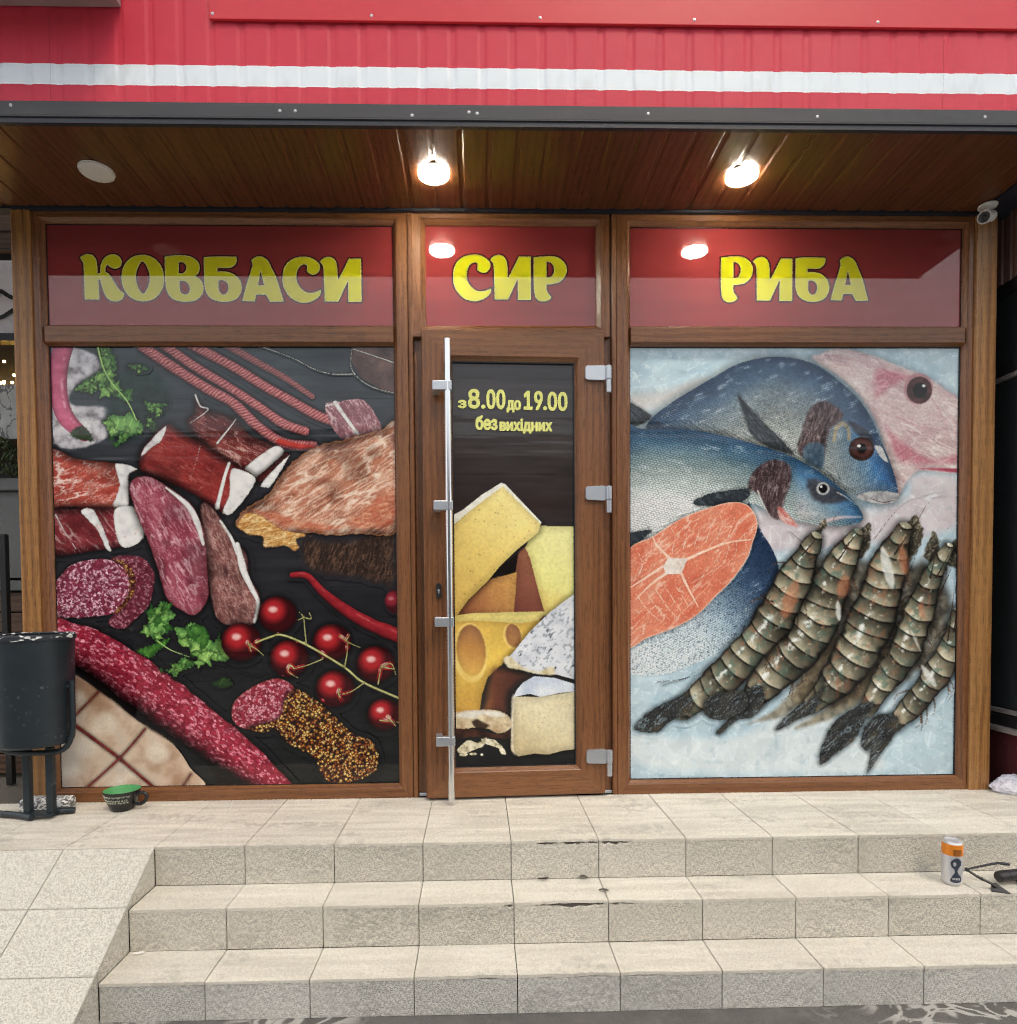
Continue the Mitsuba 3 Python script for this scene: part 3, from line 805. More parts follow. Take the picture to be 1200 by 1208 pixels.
# the films' motifs, in millimetres from each film's lower left corner: ('p', ink, outline, straight), ('s', ink, spine, widths), ('o', ink, centre, radii, turn)
SAUSAGE_ART = [
    ('p','plate',[(10,2000),(119,2007),(234,1952),(219,1884),(128,1829),(99,1753),(263,1732),(245,1587),(11,1573)],0),
    ('s','pinkring',[(72,2021),(45,1911),(42,1801),(69,1691),(150,1608)],[93.2,87.5,81.9,81.9,56.5]),
    ('p','leafdark',[(96,1642),(151,1656),(197,1587),(135,1580),(81,1608)],0),
    ('p','slateteal',[(253,1870),(392,1953),(541,1856),(538,1690),(453,1635),(383,1565),(259,1566),(227,1690)],0),
    ('p','leaf',[(215,2007),(263,2007),(299,1952),(301,1897),(267,1884),(233,1904),(220,1952)],0),
    ('p','leafhi',[(217,1948),(231,1954),(234,1965),(243,1955),(244,1948),(243,1941),(233,1932),(230,1942)],0),
    ('p','leafhi',[(238,1958),(248,1972),(245,1984),(261,1980),(266,1974),(269,1966),(263,1950),(255,1960)],0),
    ('p','leaflo',[(273,1890),(273,1909),(263,1918),(279,1924),(288,1922),(295,1917),(301,1901),(287,1903)],0),
    ('p','leaflo',[(258,1966),(283,1965),(295,1979),(302,1957),(299,1946),(291,1936),(269,1929),(273,1947)],0),
    ('p','leafhi',[(262,1960),(246,1945),(247,1929),(229,1937),(224,1946),(222,1957),(231,1975),(240,1962)],0),
    ('p','leafhi',[(237,1972),(246,1995),(237,2010),(260,2010),(269,2004),(276,1994),(275,1971),(260,1981)],0),
    ('p','leaflo',[(290,1995),(274,1980),(275,1963),(257,1972),(252,1981),(250,1992),(260,2010),(268,1997)],0),
    ('p','leaflo',[(202,2033),(219,2020),(234,2024),(228,2005),(220,1999),(210,1995),(191,2001),(203,2012)],0),
    ('p','leaflo',[(206,1973),(210,1992),(201,2004),(219,2007),(227,2003),(234,1996),(237,1978),(223,1983)],0),
    ('p','leaf',[(114,1815),(156,1856),(205,1884),(232,1856),(217,1815),(182,1794),(141,1801)],0),
    ('p','leaflo',[(224,1796),(205,1806),(190,1799),(192,1819),(199,1826),(209,1832),(228,1830),(219,1817)],0),
    ('p','leafhi',[(211,1880),(225,1863),(241,1864),(231,1846),(222,1842),(211,1840),(194,1850),(208,1858)],0),
    ('p','leafhi',[(177,1804),(165,1813),(155,1810),(159,1824),(165,1828),(172,1831),(185,1827),(177,1819)],0),
    ('p','leafhi',[(194,1870),(196,1856),(205,1851),(193,1845),(187,1846),(180,1848),(175,1860),(185,1859)],0),
    ('p','leafhi',[(222,1836),(216,1821),(223,1811),(208,1810),(202,1814),(197,1821),(197,1835),(207,1830)],0),
    ('p','leafhi',[(141,1813),(125,1808),(120,1797),(112,1809),(112,1817),(114,1824),(127,1833),(127,1821)],0),
    ('p','leafhi',[(174,1796),(162,1813),(148,1813),(158,1829),(167,1832),(177,1832),(192,1822),(178,1816)],0),
    ('p','leafhi',[(171,1814),(162,1831),(147,1833),(159,1847),(168,1850),(178,1849),(192,1838),(178,1833)],0),
    ('p','leafhi',[(186,1835),(199,1850),(197,1864),(214,1858),(219,1851),(221,1841),(214,1824),(206,1835)],0),
    ('p','leaf',[(205,1884),(253,1904),(287,1870),(306,1815),(347,1801),(371,1766),(332,1759),(294,1780),(244,1801),(217,1829)],0),
    ('p','leaflo',[(294,1830),(265,1828),(253,1810),(243,1834),(246,1847),(253,1860),(277,1870),(274,1850)],0),
    ('p','leafhi',[(277,1926),(283,1891),(305,1879),(277,1862),(261,1863),(245,1870),(229,1898),(255,1898)],0),
    ('p','leafhi',[(249,1833),(221,1849),(199,1840),(204,1869),(215,1880),(230,1888),(259,1882),(243,1864)],0),
    ('p','leafhi',[(301,1851),(305,1820),(325,1809),(300,1794),(285,1796),(271,1802),(257,1827),(280,1827)],0),
    ('p','leaflo',[(370,1760),(341,1779),(316,1771),(324,1803),(336,1814),(353,1821),(384,1813),(366,1795)],0),
    ('p','leafhi',[(272,1825),(296,1828),(305,1843),(315,1824),(313,1813),(308,1802),(288,1792),(290,1810)],0),
    ('p','leafhi',[(218,1767),(228,1800),(214,1821),(246,1823),(259,1815),(270,1802),(271,1770),(249,1782)],0),
    ('p','leafhi',[(279,1827),(299,1827),(309,1838),(315,1821),(312,1812),(306,1804),(289,1798),(292,1812)],0),
    ('p','leafhi',[(316,1858),(312,1826),(328,1809),(299,1802),(285,1807),(273,1818),(267,1847),(289,1840)],0),
    ('p','leaf',[(241,1674),(276,1704),(324,1697),(359,1718),(379,1690),(415,1656),(405,1621),(367,1604),(342,1591),(328,1573),(289,1569),(304,1607),(270,1596),(260,1628)],0),
    ('p','leafhi',[(313,1621),(284,1615),(274,1596),(260,1619),(262,1632),(267,1646),(290,1660),(290,1638)],0),
    ('p','leaflo',[(278,1541),(277,1563),(264,1573),(283,1581),(293,1579),(303,1573),(310,1554),(294,1556)],0),
    ('p','leafhi',[(318,1584),(316,1602),(305,1610),(320,1617),(329,1616),(337,1612),(344,1596),(331,1597)],0),
    ('p','leaflo',[(268,1572),(263,1589),(250,1594),(264,1604),(272,1604),(281,1602),(290,1589),(277,1587)],0),
    ('p','leafhi',[(228,1673),(251,1678),(259,1693),(270,1675),(269,1664),(264,1653),(246,1642),(246,1659)],0),
    ('p','leaflo',[(323,1590),(308,1608),(290,1608),(301,1627),(312,1632),(324,1633),(343,1622),(327,1614)],0),
    ('p','leafhi',[(253,1624),(247,1653),(227,1662),(251,1678),(264,1677),(278,1672),(292,1648),(270,1648)],0),
    ('p','leafhi',[(322,1624),(335,1637),(333,1650),(348,1644),(352,1637),(354,1628),(347,1613),(340,1623)],0),
    ('p','leafhi',[(417,1638),(408,1622),(412,1610),(396,1612),(390,1618),(386,1626),(389,1643),(399,1634)],0),
    ('p','leaf',[(415,1766),(456,1752),(528,1752),(490,1721),(483,1697),(444,1715)],0),
    ('p','leafhi',[(483,1705),(472,1719),(460,1719),(469,1732),(476,1735),(484,1736),(497,1727),(486,1722)],0),
    ('p','leaflo',[(443,1733),(450,1722),(458,1721),(451,1712),(446,1711),(440,1711),(431,1718),(440,1721)],0),
    ('p','leaflo',[(437,1697),(438,1714),(429,1721),(444,1726),(451,1724),(457,1719),(461,1705),(450,1707)],0),
    ('p','leafhi',[(465,1682),(469,1700),(460,1710),(477,1713),(485,1709),(491,1703),(494,1686),(481,1691)],0),
    ('p','leaflo',[(419,1747),(429,1756),(428,1766),(439,1761),(442,1756),(443,1749),(437,1738),(432,1746)],0),
    ('p','leaflo',[(491,1719),(489,1737),(478,1744),(493,1752),(501,1750),(509,1746),(516,1731),(503,1732)],0),
    ('p','leaflo',[(465,1699),(449,1707),(437,1702),(439,1719),(445,1725),(453,1730),(470,1727),(461,1717)],0),
    ('p','leafhi',[(431,1723),(448,1732),(451,1746),(463,1734),(465,1726),(464,1716),(452,1703),(448,1717)],0),
    ('p','leafhi',[(467,1701),(474,1720),(466,1733),(486,1734),(493,1728),(500,1720),(500,1701),(487,1709)],0),
    ('p','leaf',[(427,1704),(461,1669),(481,1635),(460,1621),(433,1656)],0),
    ('p','leafhi',[(457,1680),(457,1662),(467,1654),(451,1647),(443,1650),(436,1654),(430,1670),(443,1668)],0),
    ('p','leafhi',[(471,1623),(460,1623),(455,1618),(453,1627),(454,1632),(458,1636),(467,1638),(465,1631)],0),
    ('p','leafhi',[(419,1694),(432,1695),(437,1703),(442,1692),(441,1687),(438,1681),(427,1676),(428,1685)],0),
    ('p','leafhi',[(463,1646),(446,1646),(438,1637),(433,1651),(436,1659),(440,1666),(456,1671),(453,1659)],0),
    ('p','leafhi',[(454,1695),(454,1678),(464,1670),(449,1664),(441,1666),(434,1671),(429,1686),(441,1684)],0),
    ('p','leafhi',[(438,1634),(429,1647),(418,1647),(426,1659),(433,1662),(441,1662),(452,1654),(442,1649)],0),
    ('p','leafhi',[(457,1637),(455,1647),(448,1650),(456,1656),(460,1656),(465,1654),(471,1646),(463,1645)],0),
    ('p','leaflo',[(457,1648),(453,1660),(444,1664),(453,1671),(459,1672),(466,1670),(473,1661),(463,1659)],0),
    ('p','leafhi',[(448,1640),(435,1646),(425,1641),(426,1655),(430,1660),(436,1664),(450,1663),(444,1654)],0),
    ('p','leaf',[(350,1918),(405,1925),(446,1904),(404,1891)],0),
    ('p','leafhi',[(388,1909),(400,1909),(405,1915),(408,1905),(407,1900),(403,1896),(393,1893),(395,1901)],0),
    ('p','leafhi',[(359,1930),(364,1922),(371,1921),(365,1913),(360,1912),(355,1913),(349,1919),(355,1921)],0),
    ('p','leaflo',[(416,1887),(406,1888),(400,1883),(398,1893),(400,1897),(404,1901),(414,1903),(411,1896)],0),
    ('p','leaflo',[(402,1872),(397,1887),(386,1890),(397,1900),(404,1900),(412,1898),(421,1887),(409,1885)],0),
    ('p','leaflo',[(393,1894),(393,1910),(384,1917),(398,1923),(405,1921),(412,1917),(417,1903),(405,1905)],0),
    ('p','leaflo',[(406,1880),(397,1895),(384,1895),(393,1909),(401,1911),(409,1912),(422,1903),(411,1897)],0),
    ('p','leafhi',[(389,1905),(403,1901),(412,1907),(413,1893),(409,1888),(403,1883),(389,1883),(395,1892)],0),
    ('p','leafhi',[(405,1900),(399,1909),(392,1909),(397,1917),(402,1919),(407,1919),(415,1913),(408,1910)],0),
    ('p','leafhi',[(411,1930),(410,1917),(418,1911),(406,1907),(400,1909),(395,1913),(391,1924),(401,1922)],0),
    ('s','stem',[(222,2000),(243,1911),(279,1842),(346,1759),(385,1676)],[9.9,8.5]),
    ('s','kab_dim',[(793,2011),(930,1932),(1040,1870),(1123,1814),(1171,1780)],[42.3,31.1]),
    ('s','kab',[(628,2015),(819,1914),(956,1828),(1080,1759),(1177,1703),(1246,1675)],[50.8,48.0]),
    ('s','kab',[(517,2008),(653,1911),(790,1828),(927,1738),(1037,1661),(1134,1626)],[48.0,48.0]),
    ('s','kab',[(421,2001),(584,1891),(706,1814),(816,1752),(925,1648),(1035,1575),(1168,1557)],[53.6,50.8]),
    ('s','kabend',[(1021,1578),(1105,1557),(1163,1554)],[31.1,25.4]),
    ('p','disc',[(1356,2002),(1559,2009),(1556,1797),(1438,1835),(1373,1891)],0),
    ('s','string',[(932,2008),(1084,1953),(1180,1904),(1263,1881),(1361,1881)],[5.6]),
    ('s','string',[(1359,1992),(1446,1964),(1551,1928)],[7.1]),
    ('s','string',[(1352,1988),(1353,1898),(1430,1828),(1549,1793)],[5.6]),
    ('p','bacon',[(1226,1738),(1297,1759),(1402,1765),(1470,1675),(1470,1619),(1301,1591)],0),
    ('s','fat',[(1275,1752),(1323,1682),(1374,1612)],[22.6,16.9]),
    ('s','fat',[(1233,1738),(1282,1752)],[11.3,8.5]),
    ('p','shadowmeat',[(1126,1157),(1308,1142),(1542,1197),(1538,914),(1418,929),(1165,973),(1096,1059)],0),
    ('p','ham',[(819,1201),(862,1278),(961,1340),(1033,1438),(1160,1547),(1315,1588),(1470,1630),(1557,1640),(1552,1190),(1393,1163),(1252,1156),(1140,1164),(1028,1144),(916,1158)],0),
    ('p','hamred',[(876,1278),(974,1277),(1113,1235),(1253,1213),(1323,1198),(1224,1159),(1084,1178),(973,1214)],0),
    ('p','hamred',[(1309,1212),(1423,1310),(1544,1380),(1542,1211),(1393,1170)],0),
    ('p','hamgold',[(819,1198),(869,1264),(945,1242),(1028,1186),(1168,1154),(1098,1136),(1108,1098),(1083,1080),(1027,1104),(943,1099),(937,1144),(874,1159)],0),
    ('p','rolldark',[(606,1669),(642,1711),(650,1773),(704,1724),(828,1683),(896,1606),(1000,1550),(893,1439),(810,1453),(741,1502),(646,1586)],0),
    ('p','fat',[(849,1446),(993,1557),(1041,1533),(992,1480),(910,1415)],0),
    ('p','rolldark',[(910,1415),(992,1480),(1041,1529),(1065,1511),(976,1403),(941,1394)],0),
    ('p','fat',[(934,1388),(1027,1487),(1068,1515),(983,1382),(955,1371)],0),
    ('s','fat',[(743,1572),(800,1641),(828,1678)],[12.7,7.1]),
    ('s','fat',[(650,1787),(670,1738),(704,1720),(620,1659)],[11.3,5.6]),
    ('p','rollfront',[(392,1503),(413,1558),(516,1660),(591,1621),(701,1558),(811,1481),(909,1411),(806,1260),(730,1274),(613,1353),(490,1405),(401,1447)],0),
    ('p','fat',[(402,1510),(421,1558),(516,1651),(497,1586),(449,1549)],0),
    ('p','fat',[(799,1446),(838,1456),(912,1404),(806,1257),(762,1269),(791,1341)],0),
    ('s','fat',[(794,1481),(770,1411),(737,1285)],[16.9,22.6]),
    ('s','fat',[(666,1558),(644,1481),(614,1405)],[5.6,4.2]),
    ('p','rollside',[(-3,1539),(119,1504),(284,1485),(380,1454),(345,1427),(334,1285),(196,1281),(45,1289),(-11,1282)],0),
    ('p','fat',[(287,1482),(387,1457),(345,1429),(338,1280),(272,1288),(302,1385)],0),
    ('p','rollside2',[(-11,1261),(127,1281),(383,1276),(403,1147),(316,1109),(163,1086),(-16,1080)],0),
    ('p','fat',[(276,1274),(383,1276),(403,1147),(302,1109)],0),
    ('p','fat',[(127,1266),(189,1271),(258,1103),(236,1099),(194,1190)],0),
    ('s','fat',[(16,1254),(55,1177),(102,1100)],[8.5,5.6]),
    ('p','slab2',[(660,1286),(716,1286),(804,1145),(865,1074),(877,970),(922,871),(883,747),(740,762),(700,873),(679,1061)],0),
    ('s','fat',[(750,1222),(797,1145),(823,1075)],[14.1,19.8]),
    ('s','fat',[(824,1117),(850,997),(883,919),(913,848),(894,763)],[22.6,36.7,28.2,19.8,14.1]),
    ('p','slab1',[(348,1392),(428,1426),(530,1370),(612,1311),(655,1241),(681,1146),(689,971),(689,873),(632,797),(571,814),(502,874),(464,1001),(425,1128),(373,1259)],0),
    ('s','fat',[(510,1373),(605,1293),(645,1216),(671,1118)],[11.3,25.4,31.1,16.9]),
    ('p','slicebk',[(245,1044),(384,1064),(445,1000),(448,944),(424,846),(364,783),(307,737),(238,760),(268,847)],0),
    ('p','salami',[(-35,892),(8,954),(79,1028),(190,1055),(276,1041),(338,973),(332,889),(270,812),(169,792),(17,786),(-38,786)],0),
    ('p','seeds',[(239,1055),(315,1046),(362,980),(360,903),(302,826),(260,802),(289,847),(329,903),(327,980),(284,1037)],0),
    ('p','net',[(-44,575),(45,550),(120,510),(257,406),(359,320),(449,261),(525,199),(586,105),(619,-10),(-61,0)],0),
    ('o','netlight',(205,303),[84.7,70.6],20),
    ('o','netlight',(104,425),[48.0,56.5],20),
    ('o','netlight',(126,197),[77.6,70.6],20),
    ('o','netlight',(440,165),[73.4,67.8],20),
    ('o','netlight',(283,52),[84.7,42.3],20),
    ('o','netlight',(53,91),[56.5,50.8],20),
    ('s','cord',[(-22,384),(80,298),(251,164),(333,92),(443,-7)],[19.8,15.5]),
    ('s','cord',[(391,279),(278,152),(114,5)],[12.7,12.7]),
    ('s','cord',[(186,452),(74,340)],[11.3,9.9]),
    ('s','cord',[(592,69),(541,-9)],[9.9,8.5]),
    ('p','under',[(20,666),(52,567),(161,467),(284,366),(421,262),(546,189),(670,90),(724,-12),(866,-14),(671,147),(451,336),(246,508)],0),
    ('s','salroll',[(8,702),(165,637),(316,533),(480,406),(646,276),(798,157),(930,50),(1007,-16)],[166.6,197.6,211.7,211.7,206.1,197.6,158.1,112.9]),
    ('p','leaf',[(413,825),(456,838),(477,866),(512,852),(518,824),(542,800),(517,767),(516,739),(480,704),(456,673),(424,698),(397,719),(416,775)],0),
    ('p','leaflo',[(501,758),(467,756),(452,735),(439,764),(443,780),(451,795),(481,808),(477,783)],0),
    ('p','leaflo',[(433,856),(447,825),(470,819),(448,797),(433,795),(416,797),(395,820),(419,826)],0),
    ('p','leafhi',[(511,798),(494,808),(480,803),(484,822),(490,828),(500,833),(518,829),(508,818)],0),
    ('p','leafhi',[(476,728),(474,703),(487,691),(466,685),(455,688),(445,695),(439,717),(457,713)],0),
    ('p','leaflo',[(480,874),(506,852),(530,857),(520,827),(507,818),(490,813),(461,824),(481,840)],0),
    ('p','leafhi',[(369,716),(392,736),(391,759),(416,746),(421,733),(424,718),(410,693),(399,712)],0),
    ('p','leafhi',[(408,790),(428,788),(438,798),(443,780),(439,772),(433,764),(415,759),(419,773)],0),
    ('p','leaflo',[(495,704),(492,734),(473,746),(499,759),(512,757),(526,750),(538,725),(516,727)],0),
    ('p','leafhi',[(489,798),(464,803),(451,791),(447,814),(452,824),(461,833),(483,837),(476,820)],0),
    ('p','leafd',[(360,642),(431,669),(515,697),(493,655),(465,634),(429,603),(388,613)],0),
    ('p','leaf',[(530,746),(572,743),(600,762),(642,756),(683,709),(710,676),(739,716),(745,673),(782,628),(765,581),(716,591),(666,578),(646,610),(604,607),(598,646),(563,668)],0),
    ('p','leafhi',[(602,622),(646,633),(660,663),(684,628),(682,607),(675,585),(639,562),(638,596)],0),
    ('p','leaflo',[(567,682),(584,714),(575,739),(608,734),(619,722),(628,706),(622,672),(602,690)],0),
    ('p','leafhi',[(740,630),(723,604),(730,583),(703,589),(694,600),(688,614),(695,642),(711,626)],0),
    ('p','leafhi',[(596,705),(590,674),(605,656),(576,650),(563,657),(551,668),(547,697),(568,689)],0),
    ('p','leafhi',[(815,661),(779,627),(782,591),(742,611),(732,631),(727,655),(748,696),(767,665)],0),
    ('p','leafhi',[(598,623),(610,656),(597,679),(630,679),(643,670),(653,656),(653,623),(631,636)],0),
    ('p','leaflo',[(619,669),(618,719),(590,741),(633,758),(654,752),(675,739),(690,696),(655,702)],0),
    ('p','leaflo',[(598,697),(648,711),(663,746),(691,707),(691,683),(683,658),(643,630),(641,669)],0),
    ('p','leafhi',[(701,556),(662,579),(630,566),(637,609),(653,624),(673,634),(715,627),(693,601)],0),
    ('p','leaf',[(473,548),(526,562),(569,607),(611,590),(645,582),(596,554),(560,540),(532,512),(504,537)],0),
    ('p','leaflo',[(540,566),(558,559),(570,567),(571,548),(566,541),(558,535),(539,535),(547,547)],0),
    ('p','leafhi',[(610,561),(593,567),(582,559),(581,577),(586,584),(593,590),(610,590),(603,578)],0),
    ('p','leafhi',[(499,533),(515,558),(507,578),(534,573),(543,563),(549,550),(543,523),(528,538)],0),
    ('p','leafhi',[(637,544),(630,570),(612,578),(633,593),(645,593),(658,589),(672,568),(652,567)],0),
    ('p','leafhi',[(539,584),(539,567),(549,559),(534,553),(526,555),(519,560),(514,575),(526,573)],0),
    ('p','leaflo',[(590,597),(601,580),(615,578),(604,563),(595,561),(585,561),(571,572),(585,578)],0),
    ('p','leafhi',[(541,588),(562,571),(582,576),(574,552),(564,544),(551,540),(527,548),(542,561)],0),
    ('p','leaflo',[(447,553),(465,558),(471,570),(481,556),(480,548),(478,539),(463,529),(463,542)],0),
    ('p','leafhi',[(568,581),(561,561),(568,548),(549,548),(541,554),(535,562),(536,582),(549,574)],0),
    ('s','stem',[(459,679),(514,640),(597,607)],[8.5,5.6]),
    ('s','twig',[(652,575),(792,542),(946,512)],[4.2]),
    ('p','leafdim',[(692,486),(735,510),(770,514),(793,477),(734,460)],0),
    ('s','chili',[(1070,975),(1137,970),(1206,896),(1304,817),(1416,749),(1564,687)],[28.2,36.7,48.0,56.5,64.9,73.4]),
    ('o','tomdim',(1530,851),[50.8,62.1],0),
    ('o','tomato',(1000,796),[88.9,84.5],0),
    ('o','tomato',(834,672),[93.2,88.5],0),
    ('o','tomato',(1049,594),[90.3,85.8],0),
    ('o','tomato',(1245,666),[90.3,85.8],0),
    ('o','tomato',(1256,454),[90.3,85.8],0),
    ('o','tomato',(1442,564),[90.3,85.8],0),
    ('o','tomato',(1478,333),[79.1,75.1],0),
    ('s','vine',[(900,669),(963,693),(1020,702),(1132,655),(1300,551),(1384,482),(1560,401)],[11.3,12.7,12.7,12.7]),
    ('s','vine',[(1128,663),(1122,727),(1117,783),(1095,809)],[8.5,5.6]),
    ('s','vine',[(1117,783),(1151,776),(1141,809)],[8.5,5.6]),
    ('s','vine',[(1120,783),(1091,769)],[8.5,5.6]),
    ('s','vine',[(1201,591),(1130,563),(1071,549)],[8.5,5.6]),
    ('s','vine',[(1071,549),(1053,564),(1045,535),(1087,506)],[8.5,5.6]),
    ('s','vine',[(1300,554),(1312,611),(1316,665)],[8.5,5.6]),
    ('s','vine',[(1281,697),(1316,668),(1372,642)],[8.5,5.6]),
    ('s','vine',[(1309,675),(1330,710)],[8.5,5.6]),
    ('s','vine',[(1387,479),(1326,439),(1269,426)],[8.5,5.6]),
    ('s','vine',[(1277,454),(1272,426),(1300,375)],[8.5,5.6]),
    ('s','vine',[(1452,474),(1467,552)],[8.5,5.6]),
    ('s','vine',[(1467,552),(1534,540)],[8.5,5.6]),
    ('s','vine',[(1467,552),(1513,566),(1533,516)],[8.5,5.6]),
    ('s','vine',[(864,665),(906,636),(936,608)],[8.5,5.6]),
    ('s','vine',[(865,672),(878,629)],[8.5,5.6]),
    ('s','vine',[(1459,306),(1552,296)],[8.5,5.6]),
    ('s','vine',[(1495,323),(1530,279)],[8.5,5.6]),
    ('p','mustdark',[(857,288),(999,322),(1015,414),(1086,459),(1184,395),(1254,326),(1331,250),(1425,206),(1453,122),(1409,47),(1263,12),(1186,51),(1149,140),(1039,196),(956,272)],0),
    ('p','salcut',[(782,353),(810,417),(903,480),(1002,506),(1075,456),(1059,371),(984,297),(871,270),(801,296)],0),
    ('p','must',[(857,281),(999,326),(1026,414),(1086,456),(1184,395),(1254,326),(1331,250),(1423,209),(1453,122),(1409,50),(1263,15),(1190,53),(1152,140),(1039,202),(984,272),(927,255)],0),
]
CHEESE_ART = [
    ('p','redband',[(-3,1283),(586,1281),(586,1139),(-4,1142)],1),
    ('p','gapblack',[(193,894),(327,995),(335,886),(317,813),(183,858)],1),
    ('p','ch2brown',[(371,1034),(424,885),(458,624),(262,617),(294,831),(322,995)],1),
    ('p','ch2',[(353,1017),(372,1061),(425,1114),(590,1113),(589,721),(467,624),(415,803),(375,963)],1),
    ('p','ch3',[(197,875),(316,907),(311,819),(300,716),(14,705),(67,759)],1),
    ('p','cheese1',[(-5,1085),(97,1177),(249,1301),(427,1127),(416,1083),(318,1006),(237,929),(183,863),(94,779),(49,717),(-9,655)],1),
    ('p','rind',[(-4,1147),(71,1186),(160,1256),(249,1310),(267,1298),(178,1234),(97,1173),(17,1103),(-5,1085)],1),
    ('p','rind',[(247,1310),(267,1301),(430,1130),(427,1118),(259,1284)],1),
    ('p','ch4face',[(5,684),(105,688),(410,690),(458,675),(294,533),(179,428),(154,352),(139,261),(0,262)],1),
    ('p','ch4top',[(5,709),(114,723),(468,728),(410,683),(334,671),(114,686),(5,679)],1),
    ('o','ch4rim',(101,542),[82.2,139.6],4),
    ('o','ch4hole',(105,552),[70.7,122.4],4),
    ('o','ch4rim',(295,614),[47.8,65.0],12),
    ('o','ch4hole',(297,617),[40.2,59.3],12),
    ('p','ch4side',[(179,467),(198,488),(275,480),(409,440),(332,388),(293,350),(278,249),(137,261),(154,352)],1),
    ('p','mould',[(593,817),(526,770),(468,727),(372,637),(294,542),(256,504),(275,471),(332,460),(409,438),(486,437),(591,407)],1),
    ('p','mouldcr',[(246,514),(280,528),(332,484),(409,455),(467,478),(486,464),(486,433),(409,436),(332,456),(270,468)],0),
    ('p','brie',[(295,341),(413,337),(591,361),(590,91),(522,85),(455,68),(387,74),(315,63),(280,95),(285,235)],1),
    ('p','brietop',[(293,336),(308,369),(337,403),(390,433),(486,423),(591,389),(591,358),(504,350),(418,334),(370,349)],1),
    ('p','brierim',[(285,341),(303,341),(298,235),(299,100),(315,65),(282,90),(279,216)],0),
    ('p','camside',[(0,260),(82,281),(197,281),(245,269),(278,245),(284,196),(225,170),(177,193),(100,199),(0,195)],0),
    ('p','camtop',[(24,262),(82,282),(197,282),(245,269),(273,247),(196,244),(158,254),(110,237),(34,248)],0),
    ('p','mustdark',[(99,228),(129,245),(172,222),(191,207),(158,186),(119,194)],0),
    ('p','camunder',[(0,195),(100,197),(225,170),(273,189),(280,148),(215,149),(110,158),(-1,147)],0),
    ('p','crumb',[(37,103),(61,127),(95,146),(128,133),(155,138),(157,113),(109,97),(71,81),(44,86)],0),
    ('p','crumb',[(146,148),(177,153),(215,139),(248,110),(229,102),(195,115),(167,121)],0),
    ('p','crumb',[(219,120),(251,105),(260,76),(236,81)],0),
    ('o','crumb',(109,81),[19.1,7.6],0),
    ('o','crumb',(149,77),[8.6,6.7],0),
    ('o','crumb',(66,79),[21.0,8.6],0),
]
